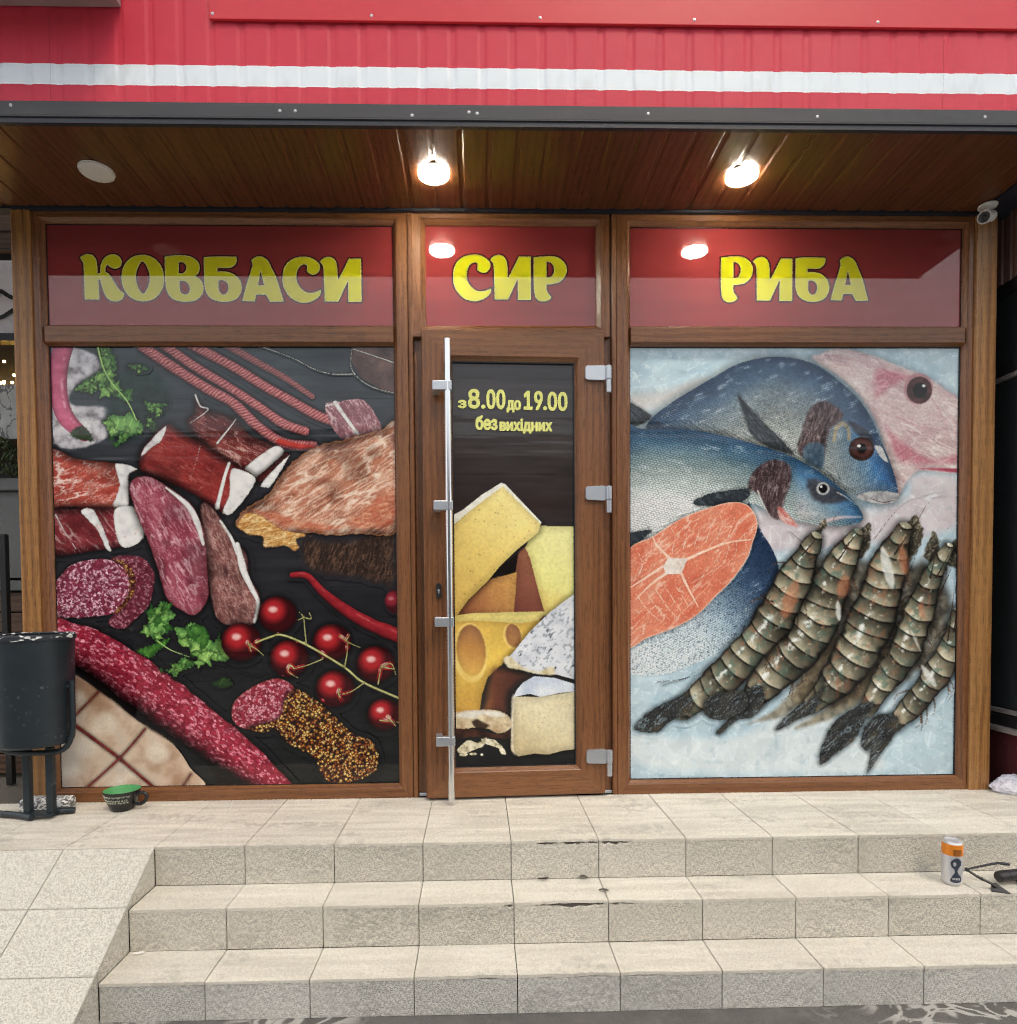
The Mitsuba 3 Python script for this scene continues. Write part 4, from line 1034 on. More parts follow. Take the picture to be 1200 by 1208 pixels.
FISH_ART = [
    ('p','haze',[(10,1808),(188,1835),(338,1889),(447,1876),(324,1781),(147,1687),(10,1674)],0),
    ('p','pinkfish',[(873,1950),(928,1986),(997,2008),(1135,1981),(1246,1943),(1414,1876),(1512,1815),(1583,1740),(1587,1440),(1378,1427),(1281,1318),(1223,1509),(1166,1672),(1054,1821)],0),
    ('p','pinkred',[(1208,1672),(1306,1591),(1446,1508),(1586,1535),(1587,1467),(1391,1451),(1265,1482)],0),
    ('s','pinkline',[(1191,1903),(1303,1862),(1360,1740),(1347,1618)],[10.8,4.0]),
    ('s','pinkline',[(1222,1632),(1362,1536),(1530,1495)],[10.8,4.0]),
    ('s','pinkline',[(1277,1686),(1431,1631),(1514,1672)],[10.8,4.0]),
    ('s','pinkline',[(942,1970),(1080,1943),(1219,1930)],[10.8,4.0]),
    ('s','pinkline',[(1443,1767),(1500,1672),(1544,1563)],[10.8,4.0]),
    ('p','pinkred',[(1164,1916),(1302,1903),(1414,1862),(1331,1848),(1220,1781),(1165,1754)],0),
    ('o','eyering',(1376,1815),[75.5,78.2],0),
    ('o','eyebrown',(1381,1808),[62.0,64.7],0),
    ('o','eyeblack',(1384,1808),[35.0,37.7],0),
    ('o','eyespark',(1401,1828),[9.4,8.1],0),
    ('p','mouthred',[(1370,1451),(1587,1449),(1587,1423),(1447,1437)],0),
    ('p','findark',[(10,1752),(65,1741),(108,1714),(136,1687),(92,1654),(10,1641)],0),
    ('p','icepink',[(587,1280),(947,1265),(1281,1318),(1336,1441),(1587,1426),(1591,1179),(1368,1098),(810,1046),(629,1075)],0),
    ('p','bream',[(133,1681),(229,1755),(338,1822),(434,1876),(530,1929),(626,1954),(694,1962),(804,1954),(915,1916),(1026,1835),(1110,1754),(1169,1659),(1209,1564),(1254,1468),(1286,1345),(1274,1293),(1198,1280),(1114,1302),(1072,1335),(1002,1333),(933,1374),(752,1442),(586,1538),(393,1613),(133,1627)],0),
    ('p','breamhead',[(972,1632),(1027,1673),(1124,1672),(1195,1577),(1254,1468),(1286,1345),(1225,1338),(1100,1332),(1030,1346),(946,1442)],0),
    ('p','gill',[(823,1612),(847,1700),(881,1747),(944,1765),(1020,1724),(1027,1673),(972,1625),(952,1537),(932,1442),(877,1462),(814,1510),(804,1565)],0),
    ('p','gillblue',[(834,1551),(890,1578),(945,1551),(932,1442),(877,1456),(838,1483)],0),
    ('s','ochre',[(984,1578),(993,1632),(1021,1656),(1048,1632),(1053,1584)],[24.3,29.6,24.3]),
    ('s','fishline',[(167,1674),(338,1775),(530,1822),(695,1822),(819,1774),(861,1727)],[6.7,4.0]),
    ('s','fishline',[(147,1660),(393,1674),(558,1633),(752,1510)],[5.4,3.2]),
    ('s','fishline',[(1002,1428),(1030,1373),(1086,1346)],[6.7,4.0]),
    ('s','fishline',[(946,1442),(981,1401),(995,1339)],[8.1,4.9]),
    ('s','fishline',[(1035,1632),(1083,1659),(1153,1632)],[8.1,4.9]),
    ('s','fishline',[(10,1506),(188,1519),(393,1511),(586,1484)],[6.7,4.0]),
    ('s','fishline',[(787,1402),(808,1320),(788,1238)],[8.1,4.9]),
    ('s','fishline',[(842,1442),(863,1347),(843,1265)],[6.7,4.0]),
    ('s','fishline',[(975,1264),(1045,1257),(1112,1230)],[5.4,3.2]),
    ('p','breamdark',[(1041,1673),(1125,1645),(1181,1577),(1209,1557),(1153,1564),(1083,1605)],0),
    ('p','findark',[(533,1788),(585,1734),(668,1649),(751,1571),(793,1517),(724,1531),(627,1576),(588,1619),(565,1687)],0),
    ('o','eyedark',(1112,1539),[62.0,56.6],0),
    ('o','eyebrown',(1114,1542),[48.5,44.5],0),
    ('o','eyeblack',(1112,1542),[25.6,24.3],0),
    ('o','eyespark',(1100,1553),[10.8,8.1],0),
    ('p','whitep',[(1170,1553),(1209,1547),(1240,1475),(1203,1495)],0),
    ('p','lip',[(1086,1319),(1155,1346),(1284,1338),(1276,1293),(1198,1280),(1128,1298)],0),
    ('s','mouthline',[(1156,1311),(1212,1293),(1267,1301)],[6.7]),
    ('p','bass',[(10,1614),(92,1634),(256,1636),(421,1613),(586,1572),(724,1531),(835,1483),(946,1415),(1058,1319),(1117,1247),(1112,1202),(1018,1182),(892,1190),(795,1211),(698,1238),(587,1293),(394,1267),(146,1146),(9,1079)],0),
    ('p','basshead',[(793,1483),(863,1469),(946,1415),(1058,1319),(1117,1247),(1112,1202),(1018,1189),(920,1189),(809,1211),(781,1320)],0),
    ('p','headdark',[(846,1401),(891,1415),(974,1387),(1058,1305),(1003,1278),(919,1278),(864,1320)],0),
    ('p','gill',[(573,1362),(607,1450),(694,1500),(780,1472),(791,1388),(767,1320),(733,1211),(677,1232),(628,1321)],0),
    ('p','gillred',[(718,1279),(753,1265),(823,1180),(767,1190),(723,1225)],0),
    ('s','whitep',[(628,1348),(656,1280),(698,1211)],[13.5,5.4]),
    ('o','eyering2',(933,1357),[33.7,32.3],0),
    ('o','eyeblack',(933,1357),[22.9,22.9],0),
    ('o','eyespark',(924,1366),[8.1,6.7],0),
    ('s','whitep',[(1000,1339),(1044,1316),(1089,1280)],[10.8,6.7]),
    ('s','snout',[(934,1203),(1017,1223),(1112,1225)],[35.0,18.9]),
    ('p','findark',[(325,1297),(394,1335),(490,1352),(587,1357),(576,1307),(477,1283),(366,1278)],0),
    ('p','findark',[(9,1147),(78,1167),(136,1171),(92,1126),(9,1072)],0),
    ('p','salskin',[(587,1301),(629,1192),(699,1082),(727,986),(714,890),(672,794),(534,672),(395,576),(229,509),(91,497),(8,525),(8,649),(119,673),(257,726),(354,780),(436,862),(505,930),(574,1026),(602,1110),(574,1220)],0),
    ('p','salmon',[(9,1045),(146,1146),(270,1224),(394,1271),(504,1298),(587,1280),(629,1198),(604,1102),(577,1029),(505,931),(436,863),(354,781),(257,724),(119,673),(8,648)],0),
    ('s','salline',[(188,1004),(105,950),(9,889)],[16.2,8.1]),
    ('s','salline',[(305,1037),(394,1077),(491,1111),(595,1124)],[16.2,8.1]),
    ('s','salline',[(273,969),(309,893),(351,818)],[16.2,8.1]),
    ('s','salline',[(201,969),(133,922),(64,854)],[16.2,8.1]),
    ('s','salline',[(215,1044),(160,1099),(140,1140)],[16.2,8.1]),
    ('s','salline',[(64,875),(119,799),(188,743)],[6.7,5.4]),
    ('s','salline',[(111,883),(166,804),(224,751)],[6.7,5.4]),
    ('s','salline',[(157,890),(213,809),(260,759)],[6.7,5.4]),
    ('s','salline',[(204,898),(259,814),(295,767)],[6.7,5.4]),
    ('s','salline',[(251,906),(306,819),(331,775)],[6.7,5.4]),
    ('s','salline',[(312,921),(374,961),(422,1043)],[5.4,5.4]),
    ('s','salline',[(367,950),(424,991),(458,1070)],[5.4,5.4]),
    ('s','salline',[(422,980),(473,1021),(494,1097)],[5.4,5.4]),
    ('s','salline',[(477,1010),(523,1051),(530,1124)],[5.4,5.4]),
    ('s','salline',[(533,1040),(573,1080),(565,1151)],[5.4,5.4]),
    ('s','salline',[(43,923),(91,1004),(64,1086)],[5.4,5.4]),
    ('s','salline',[(54,953),(108,1026),(100,1100)],[5.4,5.4]),
    ('s','salline',[(65,983),(124,1048),(135,1113)],[5.4,5.4]),
    ('s','salline',[(76,1013),(141,1069),(171,1126)],[5.4,5.4]),
    ('s','salline',[(87,1042),(157,1091),(207,1140)],[5.4,5.4]),
    ('s','salline',[(229,1072),(243,1140),(215,1194)],[6.7,4.0]),
    ('s','salline',[(281,1085),(298,1156),(273,1208)],[6.7,4.0]),
    ('s','salline',[(334,1098),(353,1172),(331,1221)],[6.7,4.0]),
    ('s','salline',[(386,1112),(408,1188),(389,1234)],[6.7,4.0]),
    ('s','salline',[(438,1125),(463,1204),(446,1247)],[6.7,4.0]),
    ('s','salline',[(491,1138),(518,1220),(504,1261)],[6.7,4.0]),
    ('p','bone',[(185,1004),(212,1044),(306,1041),(273,967),(201,965)],1),
    ('p','icew',[(758,337),(955,335),(1124,221),(1239,23),(397,22),(63,68),(8,235),(257,232),(536,229)],0),
    ('p','prhead',[(775,1005),(810,1074),(865,1128),(934,1217),(955,1189),(900,1101),(880,1005)],0),
    ('p','prhead',[(991,1004),(1046,1100),(1088,1141),(1150,1209),(1164,1126),(1117,1031)],0),
    ('p','prhead',[(1187,1016),(1228,1099),(1269,1140),(1359,1238),(1387,1208),(1409,1125),(1327,1002)],0),
    ('p','prhead',[(1403,1042),(1437,1139),(1448,1159),(1482,1125),(1481,1001)],0),
    ('p','prhead',[(1488,1014),(1522,1083),(1563,1138),(1592,1124),(1594,986)],0),
    ('p','prgap',[(755,972),(949,1081),(1228,1024),(1495,1022),(1569,745),(1459,524),(1277,386),(1095,333),(871,294),(758,393),(841,558),(729,656),(646,560)],0),
    ('s','shrleg',[(952,654),(897,502),(758,337),(591,269)],[121.3,107.8,80.9,27.0]),
    ('s','shrleg',[(1205,582),(1136,444),(1011,334),(815,246)],[121.3,107.8,80.9,40.4]),
    ('s','shrlimb',[(1408,306),(1409,229),(1363,195)],[10.8,6.7,2.7]),
    ('s','shrlimb',[(1405,304),(1401,254),(1352,218)],[10.8,6.7,2.7]),
    ('s','shrlimb',[(1343,416),(1291,397),(1276,372)],[10.8,6.7,2.7]),
    ('s','shrlimb',[(1516,704),(1462,650),(1432,596)],[10.8,6.7,2.7]),
    ('s','shrlimb',[(1603,619),(1640,585),(1623,529)],[10.8,6.7,2.7]),
    ('s','shrlimb',[(1419,522),(1373,527),(1353,499)],[10.8,6.7,2.7]),
    ('s','shrlimb',[(1528,459),(1535,397),(1517,356)],[10.8,6.7,2.7]),
    ('s','shrlimb',[(1466,372),(1470,316),(1430,276)],[10.8,6.7,2.7]),
    ('s','shrlimb',[(1521,447),(1550,390),(1513,349)],[10.8,6.7,2.7]),
    ('s','shrlimb',[(1534,470),(1561,410),(1528,357)],[10.8,6.7,2.7]),
    ('s','shrlimb',[(1432,329),(1433,271),(1407,212)],[10.8,6.7,2.7]),
    ('s','shrimp',[(1583,759),(1543,606),(1460,468),(1376,357),(1279,261)],[94.3,121.3,134.8,128.0,80.9]),
    ('p','shrtail',[(1300,289),(1208,304),(1138,249),(1118,165),(1146,130),(1167,136),(1151,27),(1210,108),(1279,205)],0),
    ('s','shrspike',[(1556,690),(1581,856)],[12.1,2.7]),
    ('s','shrspike',[(1528,648),(1566,967)],[12.1,2.7]),
    ('s','shrlimb',[(1422,661),(1453,620),(1448,559)],[10.8,6.7,2.7]),
    ('s','shrlimb',[(1438,713),(1450,663),(1444,630)],[10.8,6.7,2.7]),
    ('s','shrlimb',[(1350,857),(1318,848),(1297,796)],[10.8,6.7,2.7]),
    ('s','shrlimb',[(1296,723),(1238,682),(1205,642)],[10.8,6.7,2.7]),
    ('s','shrlimb',[(1409,627),(1422,556),(1398,520)],[10.8,6.7,2.7]),
    ('s','shrlimb',[(1447,741),(1477,690),(1462,655)],[10.8,6.7,2.7]),
    ('s','shrlimb',[(1336,822),(1267,796),(1247,770)],[10.8,6.7,2.7]),
    ('s','shrlimb',[(1276,671),(1236,667),(1229,613)],[10.8,6.7,2.7]),
    ('s','shrlimb',[(1262,632),(1203,584),(1175,557)],[10.8,6.7,2.7]),
    ('s','shrlimb',[(1323,792),(1255,745),(1246,675)],[10.8,6.7,2.7]),
    ('s','shrlimb',[(1516,992),(1515,936),(1497,889)],[10.8,6.7,2.7]),
    ('s','shrimp',[(1522,1077),(1454,954),(1413,843),(1358,691),(1317,581),(1234,471),(1151,332)],[53.9,94.3,134.8,148.2,148.2,134.8,88.9]),
    ('p','shrtail',[(1179,360),(1095,340),(997,278),(942,181),(923,109),(935,72),(1012,125),(1096,193),(1138,277)],0),
    ('s','shrspike',[(1440,940),(1479,1119)],[12.1,2.7]),
    ('s','shrspike',[(1468,940),(1550,1091)],[12.1,2.7]),
    ('s','shrspike',[(1483,857),(1558,1022)],[12.1,2.7]),
    ('s','shrlimb',[(1272,755),(1303,685),(1280,664)],[10.8,6.7,2.7]),
    ('s','shrlimb',[(1223,634),(1232,566),(1228,520)],[10.8,6.7,2.7]),
    ('s','shrlimb',[(1194,582),(1206,535),(1197,473)],[10.8,6.7,2.7]),
    ('s','shrlimb',[(1324,1002),(1346,928),(1347,894)],[10.8,6.7,2.7]),
    ('s','shrlimb',[(1173,543),(1188,493),(1181,448)],[10.8,6.7,2.7]),
    ('s','shrlimb',[(1297,835),(1333,759),(1327,690)],[10.8,6.7,2.7]),
    ('s','shrlimb',[(1323,991),(1339,919),(1320,857)],[10.8,6.7,2.7]),
    ('s','shrlimb',[(1098,450),(1105,405),(1077,377)],[10.8,6.7,2.7]),
    ('s','shrlimb',[(1319,966),(1327,916),(1301,855)],[10.8,6.7,2.7]),
    ('s','shrlimb',[(1225,638),(1250,565),(1218,512)],[10.8,6.7,2.7]),
    ('s','shrlimb',[(1118,471),(1115,405),(1103,362)],[10.8,6.7,2.7]),
    ('s','shrimp',[(1311,1161),(1243,996),(1202,845),(1148,707),(1079,569),(996,459),(898,363)],[80.9,175.2,202.1,215.6,202.1,175.2,94.3]),
    ('p','shrtail',[(940,432),(870,377),(800,336),(717,247),(738,240),(815,281),(899,321)],0),
    ('s','shrspike',[(1228,1106),(1310,1230)],[12.1,2.7]),
    ('s','shrspike',[(1270,1051),(1380,1215)],[12.1,2.7]),
    ('s','shrspike',[(1314,899),(1347,1051)],[12.1,2.7]),
    ('s','shrlimb',[(849,511),(860,477),(812,436)],[10.8,6.7,2.7]),
    ('s','shrlimb',[(1029,814),(1042,767),(1032,731)],[10.8,6.7,2.7]),
    ('s','shrlimb',[(1068,926),(1102,871),(1059,818)],[10.8,6.7,2.7]),
    ('s','shrlimb',[(997,720),(1024,640),(1016,590)],[10.8,6.7,2.7]),
    ('s','shrlimb',[(797,468),(789,383),(760,345)],[10.8,6.7,2.7]),
    ('s','shrlimb',[(1073,941),(1100,877),(1071,847)],[10.8,6.7,2.7]),
    ('s','shrlimb',[(1062,908),(1075,862),(1075,830)],[10.8,6.7,2.7]),
    ('s','shrlimb',[(1027,808),(1061,772),(1039,747)],[10.8,6.7,2.7]),
    ('s','shrlimb',[(792,464),(775,393),(726,369)],[10.8,6.7,2.7]),
    ('s','shrlimb',[(837,501),(835,457),(787,431)],[10.8,6.7,2.7]),
    ('s','shrlimb',[(953,644),(958,595),(925,575)],[10.8,6.7,2.7]),
    ('s','shrimp',[(1088,1135),(1019,1012),(950,875),(896,737),(799,600),(702,504),(591,367)],[80.9,161.7,202.1,215.6,215.6,188.7,94.3]),
    ('p','shrtail',[(646,449),(577,422),(535,340),(438,237),(459,223),(535,284),(605,297),(661,366)],0),
    ('s','shrspike',[(1032,1080),(1129,1189)],[12.1,2.7]),
    ('s','shrspike',[(1005,1025),(1088,1148)],[12.1,2.7]),
    ('s','shrlimb',[(748,671),(769,618),(744,579)],[10.8,6.7,2.7]),
    ('s','shrlimb',[(900,986),(929,942),(914,902)],[10.8,6.7,2.7]),
    ('s','shrlimb',[(663,860),(589,833),(576,789)],[10.8,6.7,2.7]),
    ('s','shrlimb',[(721,642),(719,578),(684,520)],[10.8,6.7,2.7]),
    ('s','shrlimb',[(756,1017),(701,1010),(675,959)],[10.8,6.7,2.7]),
    ('s','shrlimb',[(765,697),(775,653),(740,621)],[10.8,6.7,2.7]),
    ('s','shrlimb',[(681,596),(666,521),(619,478)],[10.8,6.7,2.7]),
    ('s','shrlimb',[(817,781),(814,716),(783,687)],[10.8,6.7,2.7]),
    ('s','shrlimb',[(689,605),(678,555),(627,521)],[10.8,6.7,2.7]),
    ('s','shrlimb',[(712,632),(729,593),(709,544)],[10.8,6.7,2.7]),
    ('s','shrlimb',[(846,838),(862,756),(855,706)],[10.8,6.7,2.7]),
    ('s','shrimp',[(893,1122),(824,985),(756,849),(687,725),(576,602),(465,479),(285,343)],[80.9,161.7,188.7,175.2,175.2,161.7,107.8]),
    ('p','shrtail',[(313,398),(243,392),(118,331),(56,269),(63,242),(160,233),(229,288),(313,322)],0),
    ('p','shrtail',[(396,397),(563,422),(577,339),(466,285),(382,314)],0),
    ('s','shrspike',[(838,1054),(934,1163)],[12.1,2.7]),
    ('s','shrspike',[(700,835),(658,849)],[12.1,2.7]),
    ('o','shrorange',(781,848),[45.8,107.8],-18),
    ('o','shrorange',(1030,902),[43.1,67.4],-15),
    ('o','shrorange',(1312,1023),[35.0,80.9],10),
    ('o','shrorange',(1402,781),[27.0,48.5],10),
    ('o','shrspark',(1236,990),[29.6,107.8],15),
    ('o','shrspark',(1373,650),[10.8,67.4],25),
    ('o','shrspark',(1007,791),[18.9,53.9],5),
    ('o','shrspark',(1438,482),[21.6,67.4],35),
    ('s','shrspike',[(160,469),(312,494),(437,604),(520,644)],[6.7,2.7]),
    ('s','shrspike',[(672,836),(713,931),(699,986)],[6.7,2.7]),
    ('s','shrspike',[(866,1026),(977,1094),(1032,1135)],[6.7,2.7]),
    ('s','shrspike',[(188,454),(396,521),(617,657)],[6.7,2.7]),
    ('s','shrspike',[(1341,968),(1422,1188)],[6.7,2.7]),
    ('s','shrspike',[(1456,746),(1552,939)],[6.7,2.7]),
    ('s','shrlimb',[(934,1136),(1031,1272),(1225,1367)],[6.7,2.7]),
    ('s','shrlimb',[(1172,1121),(1309,1284),(1504,1352)],[6.7,2.7]),
    ('s','shrlimb',[(837,1109),(754,1164),(699,1069)],[6.7,2.7]),
    ('s','shrlimb',[(1366,1188),(1449,1311),(1575,1324)],[6.7,2.7]),
    ('s','shrlimb',[(1480,1105),(1535,1187),(1591,1187)],[6.7,2.7]),
    ('s','shrlimb',[(755,904),(644,863),(561,754)],[6.7,2.7]),
]

# the signs' letters in a unit of 1000, and where each stands (x0, z0, x1, z1)
GLYPHS = {
    'К': [[(0,923,1),(70,968),(170,1000),(290,977),(370,887),(394,780),(398,591,1),(456,600,1),(460,690),(490,806),(590,941),(750,998),(890,959),(960,851),(930,744),(830,694),(710,711),(640,771,1),(590,726),(580,627,1),(670,573),(770,421),(890,251),(1000,170,1),(980,90),(910,27),(790,0),(650,36),(550,152),(490,314),(450,466,1),(414,448,1),(426,41,1),(90,41,1),(84,457),(80,780),(50,851)]],
    'О': [[(0,500),(51,736),(224,927),(500,1000),(776,927),(949,736),(1000,500),(949,264),(776,73),(500,0),(224,73),(51,264)],[(500,855),(612,718),(663,509),(612,300),(500,164),(388,300),(337,509),(388,718)]],
    'В': [[(0,964,1),(217,991),(446,1000),(698,964),(858,872),(915,745),(881,617),(789,553,1),(927,471),(1000,343),(973,179),(835,51),(629,0),(400,5),(172,69),(46,215),(0,434)],[(366,845,1),(469,845),(549,781),(549,690),(481,617),(366,608,1)],[(378,443,1),(492,443),(606,380),(641,270),(595,179),(503,157),(412,197),(378,307)]],
    'Б': [[(0,981,1),(337,1000),(872,994,1),(884,916),(837,822),(709,750),(547,743),(360,743,1),(360,662,1),(500,672),(733,634),(919,522),(1000,371),(977,203),(849,62),(616,0),(384,6),(174,71),(47,203),(0,409)],[(384,465,1),(500,475),(616,409),(640,296),(593,193),(512,156),(419,203),(379,315)]],
    'А': [[(229,901,1),(312,967),(438,1000),(583,948),(667,855),(719,743),(833,520),(1000,9,1),(667,0,1),(573,158,1),(333,158,1),(302,9,1),(0,19,1),(83,297),(188,595),(240,743),(260,818)],[(454,678,1),(531,362,1),(385,362,1)]],
    'С': [[(1000,286,1),(973,166),(814,55),(588,0),(339,37),(136,166),(11,369),(0,590),(68,793),(249,941),(520,1000),(769,969),(939,867),(984,756),(916,646),(792,605),(667,646),(633,701,1),(645,793),(577,830),(452,784),(373,646),(373,461),(475,314),(633,221),(814,221),(928,255)]],
    'И': [[(0,887,1),(87,962),(212,1000),(336,962),(409,849),(429,679),(440,481,1),(710,962,1),(1000,962,1),(1000,0,1),(678,0,1),(678,472,1),(440,9,1),(108,9,1),(98,491),(87,755),(56,830)]],
    'Р': [[(7,972,1),(267,995),(593,1000),(853,925),(1000,761),(967,574),(788,433),(560,386),(397,375,1),(397,246),(479,148),(534,105,1),(463,35),(267,0),(104,47),(23,176),(0,527)],[(397,878,1),(528,855),(609,761),(609,644),(528,550),(397,527,1)]],
}
WORDS = {
    'КОВБАСИ': [('К', -1.7614, 2.2459, -1.5696, 2.4543), ('О', -1.5804, 2.2464, -1.3923, 2.4521), ('В', -1.3877, 2.2458, -1.2193, 2.451), ('Б', -1.215, 2.2462, -1.0492, 2.4461), ('А', -1.0475, 2.2459, -0.8627, 2.448), ('С', -0.8663, 2.2427, -0.6957, 2.4465), ('И', -0.7004, 2.2468, -0.5147, 2.4465)],
    'СИР': [('С', -0.1017, 2.2513, 0.0701, 2.4593), ('И', 0.0651, 2.2574, 0.2498, 2.4587), ('Р', 0.262, 2.2508, 0.4122, 2.4532)],
    'РИБА': [('Р', 1.1168, 2.2491, 1.2644, 2.4559), ('И', 1.2639, 2.2558, 1.4468, 2.4548), ('Б', 1.4611, 2.2532, 1.6179, 2.453), ('А', 1.6247, 2.2568, 1.8, 2.4582)],
}


# ------------------------------------------------------------------ ground, landing, steps, ramp
X0, TW = -1.2058, 0.33             # the steps' left end, a tile's width
YE, TD, RH = -0.540, 0.1825, 0.1454  # the landing's edge, a tread, a riser
ZG = -2 * RH - 0.1266              # the ground
XL, XR = X0 - 10 * TW, X0 + 15 * TW
RJ = np.random.RandomState(11)
struct('ground', trimesh.Trimesh([[-60, -70, ZG], [60, -70, ZG], [60, 30, ZG], [-60, 30, ZG]], [[0, 1, 2], [0, 2, 3]]), 'mat_asphalt', 'dark trampled asphalt with pale swirling marks at the foot of the steps')
JO = 0.0016                        # half a joint
TH = 0.010                         # a tile's thickness


RN = np.random.RandomState(21)


def nicks(k):
    """Small worn bites along one tile's front edge."""
    a = X0 + k * TW
    return [(a + RN.uniform(0.03, 0.30), RN.uniform(0.006, 0.016), RN.uniform(0.0025, 0.0045)) for _ in range(RN.randint(0, 4))]


def tile_top(x0, x1, y0, y1, z, chips=()):
    """A floor tile with softly rounded upper edges; chips: (x, width, depth) bites out of its front edge."""
    c = 0.0012
    p = sbox(x0 + JO, y0, x1 - JO, y1 - JO)
    for (x, w, dp) in chips:
        k = np.arange(-1, 1.01, 0.2); r = RJ.rand(len(k))
        p = p.difference(Polygon([(x - w, y0 - 0.01)] + [(x + w * a, y0 + dp * (1 - a * a) * (0.55 + 0.6 * b)) for a, b in zip(k, r)] + [(x + w, y0 - 0.01)]))
    ms = []
    for g in getattr(p, 'geoms', [p]):
        if g.area < 1e-4:
            continue
        if chips:
            m = trimesh.creation.extrude_polygon(g, TH, engine='earcut'); m.apply_translation([0, 0, z - TH])
        else:
            a, b, d, e = g.bounds
            q = [[a, b, z - TH], [d, b, z - TH], [d, e, z - TH], [a, e, z - TH], [a, b, z - c], [d, b, z - c], [d, e, z - c], [a, e, z - c], [a + c, b + c, z], [d - c, b + c, z], [d - c, e - c, z], [a + c, e - c, z]]
            m = trimesh.Trimesh(q, [f for s in (0, 4) for i in range(4) for f in ([s + i, s + (i + 1) % 4, s + 4 + (i + 1) % 4], [s + i, s + 4 + (i + 1) % 4, s + 4 + i])] + [[8, 9, 10], [8, 10, 11]], process=False)
        m.apply_translation([0, 0, RJ.uniform(-0.0006, 0.0006)])
        ms.append(m)
    return trimesh.util.concatenate(ms)


def tile_front(x0, x1, y, z0, z1, chips=()):
    """A riser tile, its face at y; chips: (x, width, depth) bites out of its upper edge."""
    m = cuboid(x0 + JO, x1 - JO, y, y + TH, z0 + JO * 0.6, z1)
    if chips:
        p = sbox(x0 + JO, z0 + JO * 0.6, x1 - JO, z1)
        for (x, w, dp) in chips:
            k = np.arange(-1, 1.01, 0.2); r = RJ.rand(len(k))
            p = p.difference(Polygon([(x - w, z1 + 0.01)] + [(x + w * a, z1 - 0.8 * dp * (1 - a * a) * (0.3 + b)) for a, b in zip(k, r)] + [(x + w, z1 + 0.01)]))
        m = slab(p, y, y + TH)
    m.apply_translation([0, RJ.uniform(-0.0008, 0.0008), 0])
    return m


landing = struct('landing', cuboid(XL, XR + 0.3, YE + 0.012, 0.6, ZG - 0.3, -TH + 0.001), 'mat_grout', 'tiled landing in front of the shop doors')
LC = {4: [(X0 + 4.70 * TW, 0.055, 0.014), (X0 + 4.42 * TW, 0.045, 0.010), (X0 + 4.92 * TW, 0.03, 0.012)], 5: [(X0 + 5.16 * TW, 0.07, 0.013)]}
for k in range(-10, 15):
    chips = LC.get(k, []) + (nicks(k) if k >= 0 else [])
    obj('tile', tile_top(X0 + k * TW, X0 + (k + 1) * TW, YE - 0.002, -0.0, 0.0, chips), 'mat_tread', landing)
for k in range(15):
    obj('riser_tile', tile_front(X0 + k * TW, X0 + (k + 1) * TW, YE, -RH, -TH - 0.001, LC.get(k, ())), 'mat_riser', landing)
stairs = struct('staircase', trimesh.util.concatenate([cuboid(X0, XR + 0.3, YE - TD + 0.012, YE + 0.012, ZG - 0.3, -RH - TH + 0.001), cuboid(X0, XR + 0.3, YE - 2 * TD + 0.012, YE - TD + 0.012, ZG - 0.3, -2 * RH - TH + 0.001)]),
                'mat_grout', 'flight of tiled steps with thin dark joints and chipped edges')
CH = {(1, 4): [(X0 + 4.30 * TW, 0.03, 0.008), (X0 + 4.62 * TW, 0.12, 0.014), (X0 + 4.9 * TW, 0.03, 0.010)], (1, 5): [(X0 + 5.12 * TW, 0.06, 0.010)], (1, 3): [(X0 + 3.95 * TW, 0.025, 0.010)],
      (2, 4): [(X0 + 4.75 * TW, 0.07, 0.006), (X0 + 4.3 * TW, 0.04, 0.004)], (2, 5): [(X0 + 5.25 * TW, 0.09, 0.006)], (2, 3): [(X0 + 3.7 * TW, 0.05, 0.005)]}
for s in (1, 2):
    for k in range(15):
        a, b = X0 + k * TW, X0 + (k + 1) * TW
        obj('tread_tile', tile_top(a, b, YE - s * TD - 0.002, YE - (s - 1) * TD, -s * RH, CH.get((s, k), []) + nicks(k)), 'mat_tread', stairs)
        obj('riser_tile', tile_front(a, b, YE - s * TD, -(s + 1) * RH if s < 2 else ZG, -s * RH - TH - 0.001, CH.get((s, k), ())), 'mat_riser' if s < 2 else 'mat_riser_low', stairs)
# the ramp beside the steps: its slope runs a little above the steps' edges
SL = 0.672
YB = YE + ZG / SL                  # where it meets the ground


def on_ramp(y):
    return SL * (y - YE)


core = Polygon([(YE + 0.012, -0.02), (YB + 0.02, ZG - 0.02), (YE + 0.012, ZG - 0.3)])
m = trimesh.creation.extrude_polygon(core, X0 - 0.012 - XL, engine='earcut')
m.vertices = np.c_[XL + m.vertices[:, 2], m.vertices[:, 0], m.vertices[:, 1] - 0.012]
ramp_key = struct('ramp', m, 'mat_grout', 'steep tiled ramp beside the left end of the steps')
rows = [YE - 0.002, -0.735, -0.923, YB]
for i in range(3):
    for k in range(-10, 0):
        ya, yb = rows[i + 1] + JO, rows[i] - JO
        q = []
        for (dz, e) in ((-TH, 0), (-0.0012, 0), (0, 0.0012)):
            q += [[X0 + k * TW + JO + e, ya + e, on_ramp(ya + e) + dz], [X0 + (k + 1) * TW - JO - e, ya + e, on_ramp(ya + e) + dz], [X0 + (k + 1) * TW - JO - e, yb - e, on_ramp(yb - e) + dz], [X0 + k * TW + JO + e, yb - e, on_ramp(yb - e) + dz]]
        obj('tile', trimesh.Trimesh(q, [f for s in (0, 4) for a in range(4) for f in ([s + a, s + (a + 1) % 4, s + 4 + (a + 1) % 4], [s + a, s + 4 + (a + 1) % 4, s + 4 + a])] + [[8, 9, 10], [8, 10, 11]], process=False), 'mat_ramp', ramp_key)
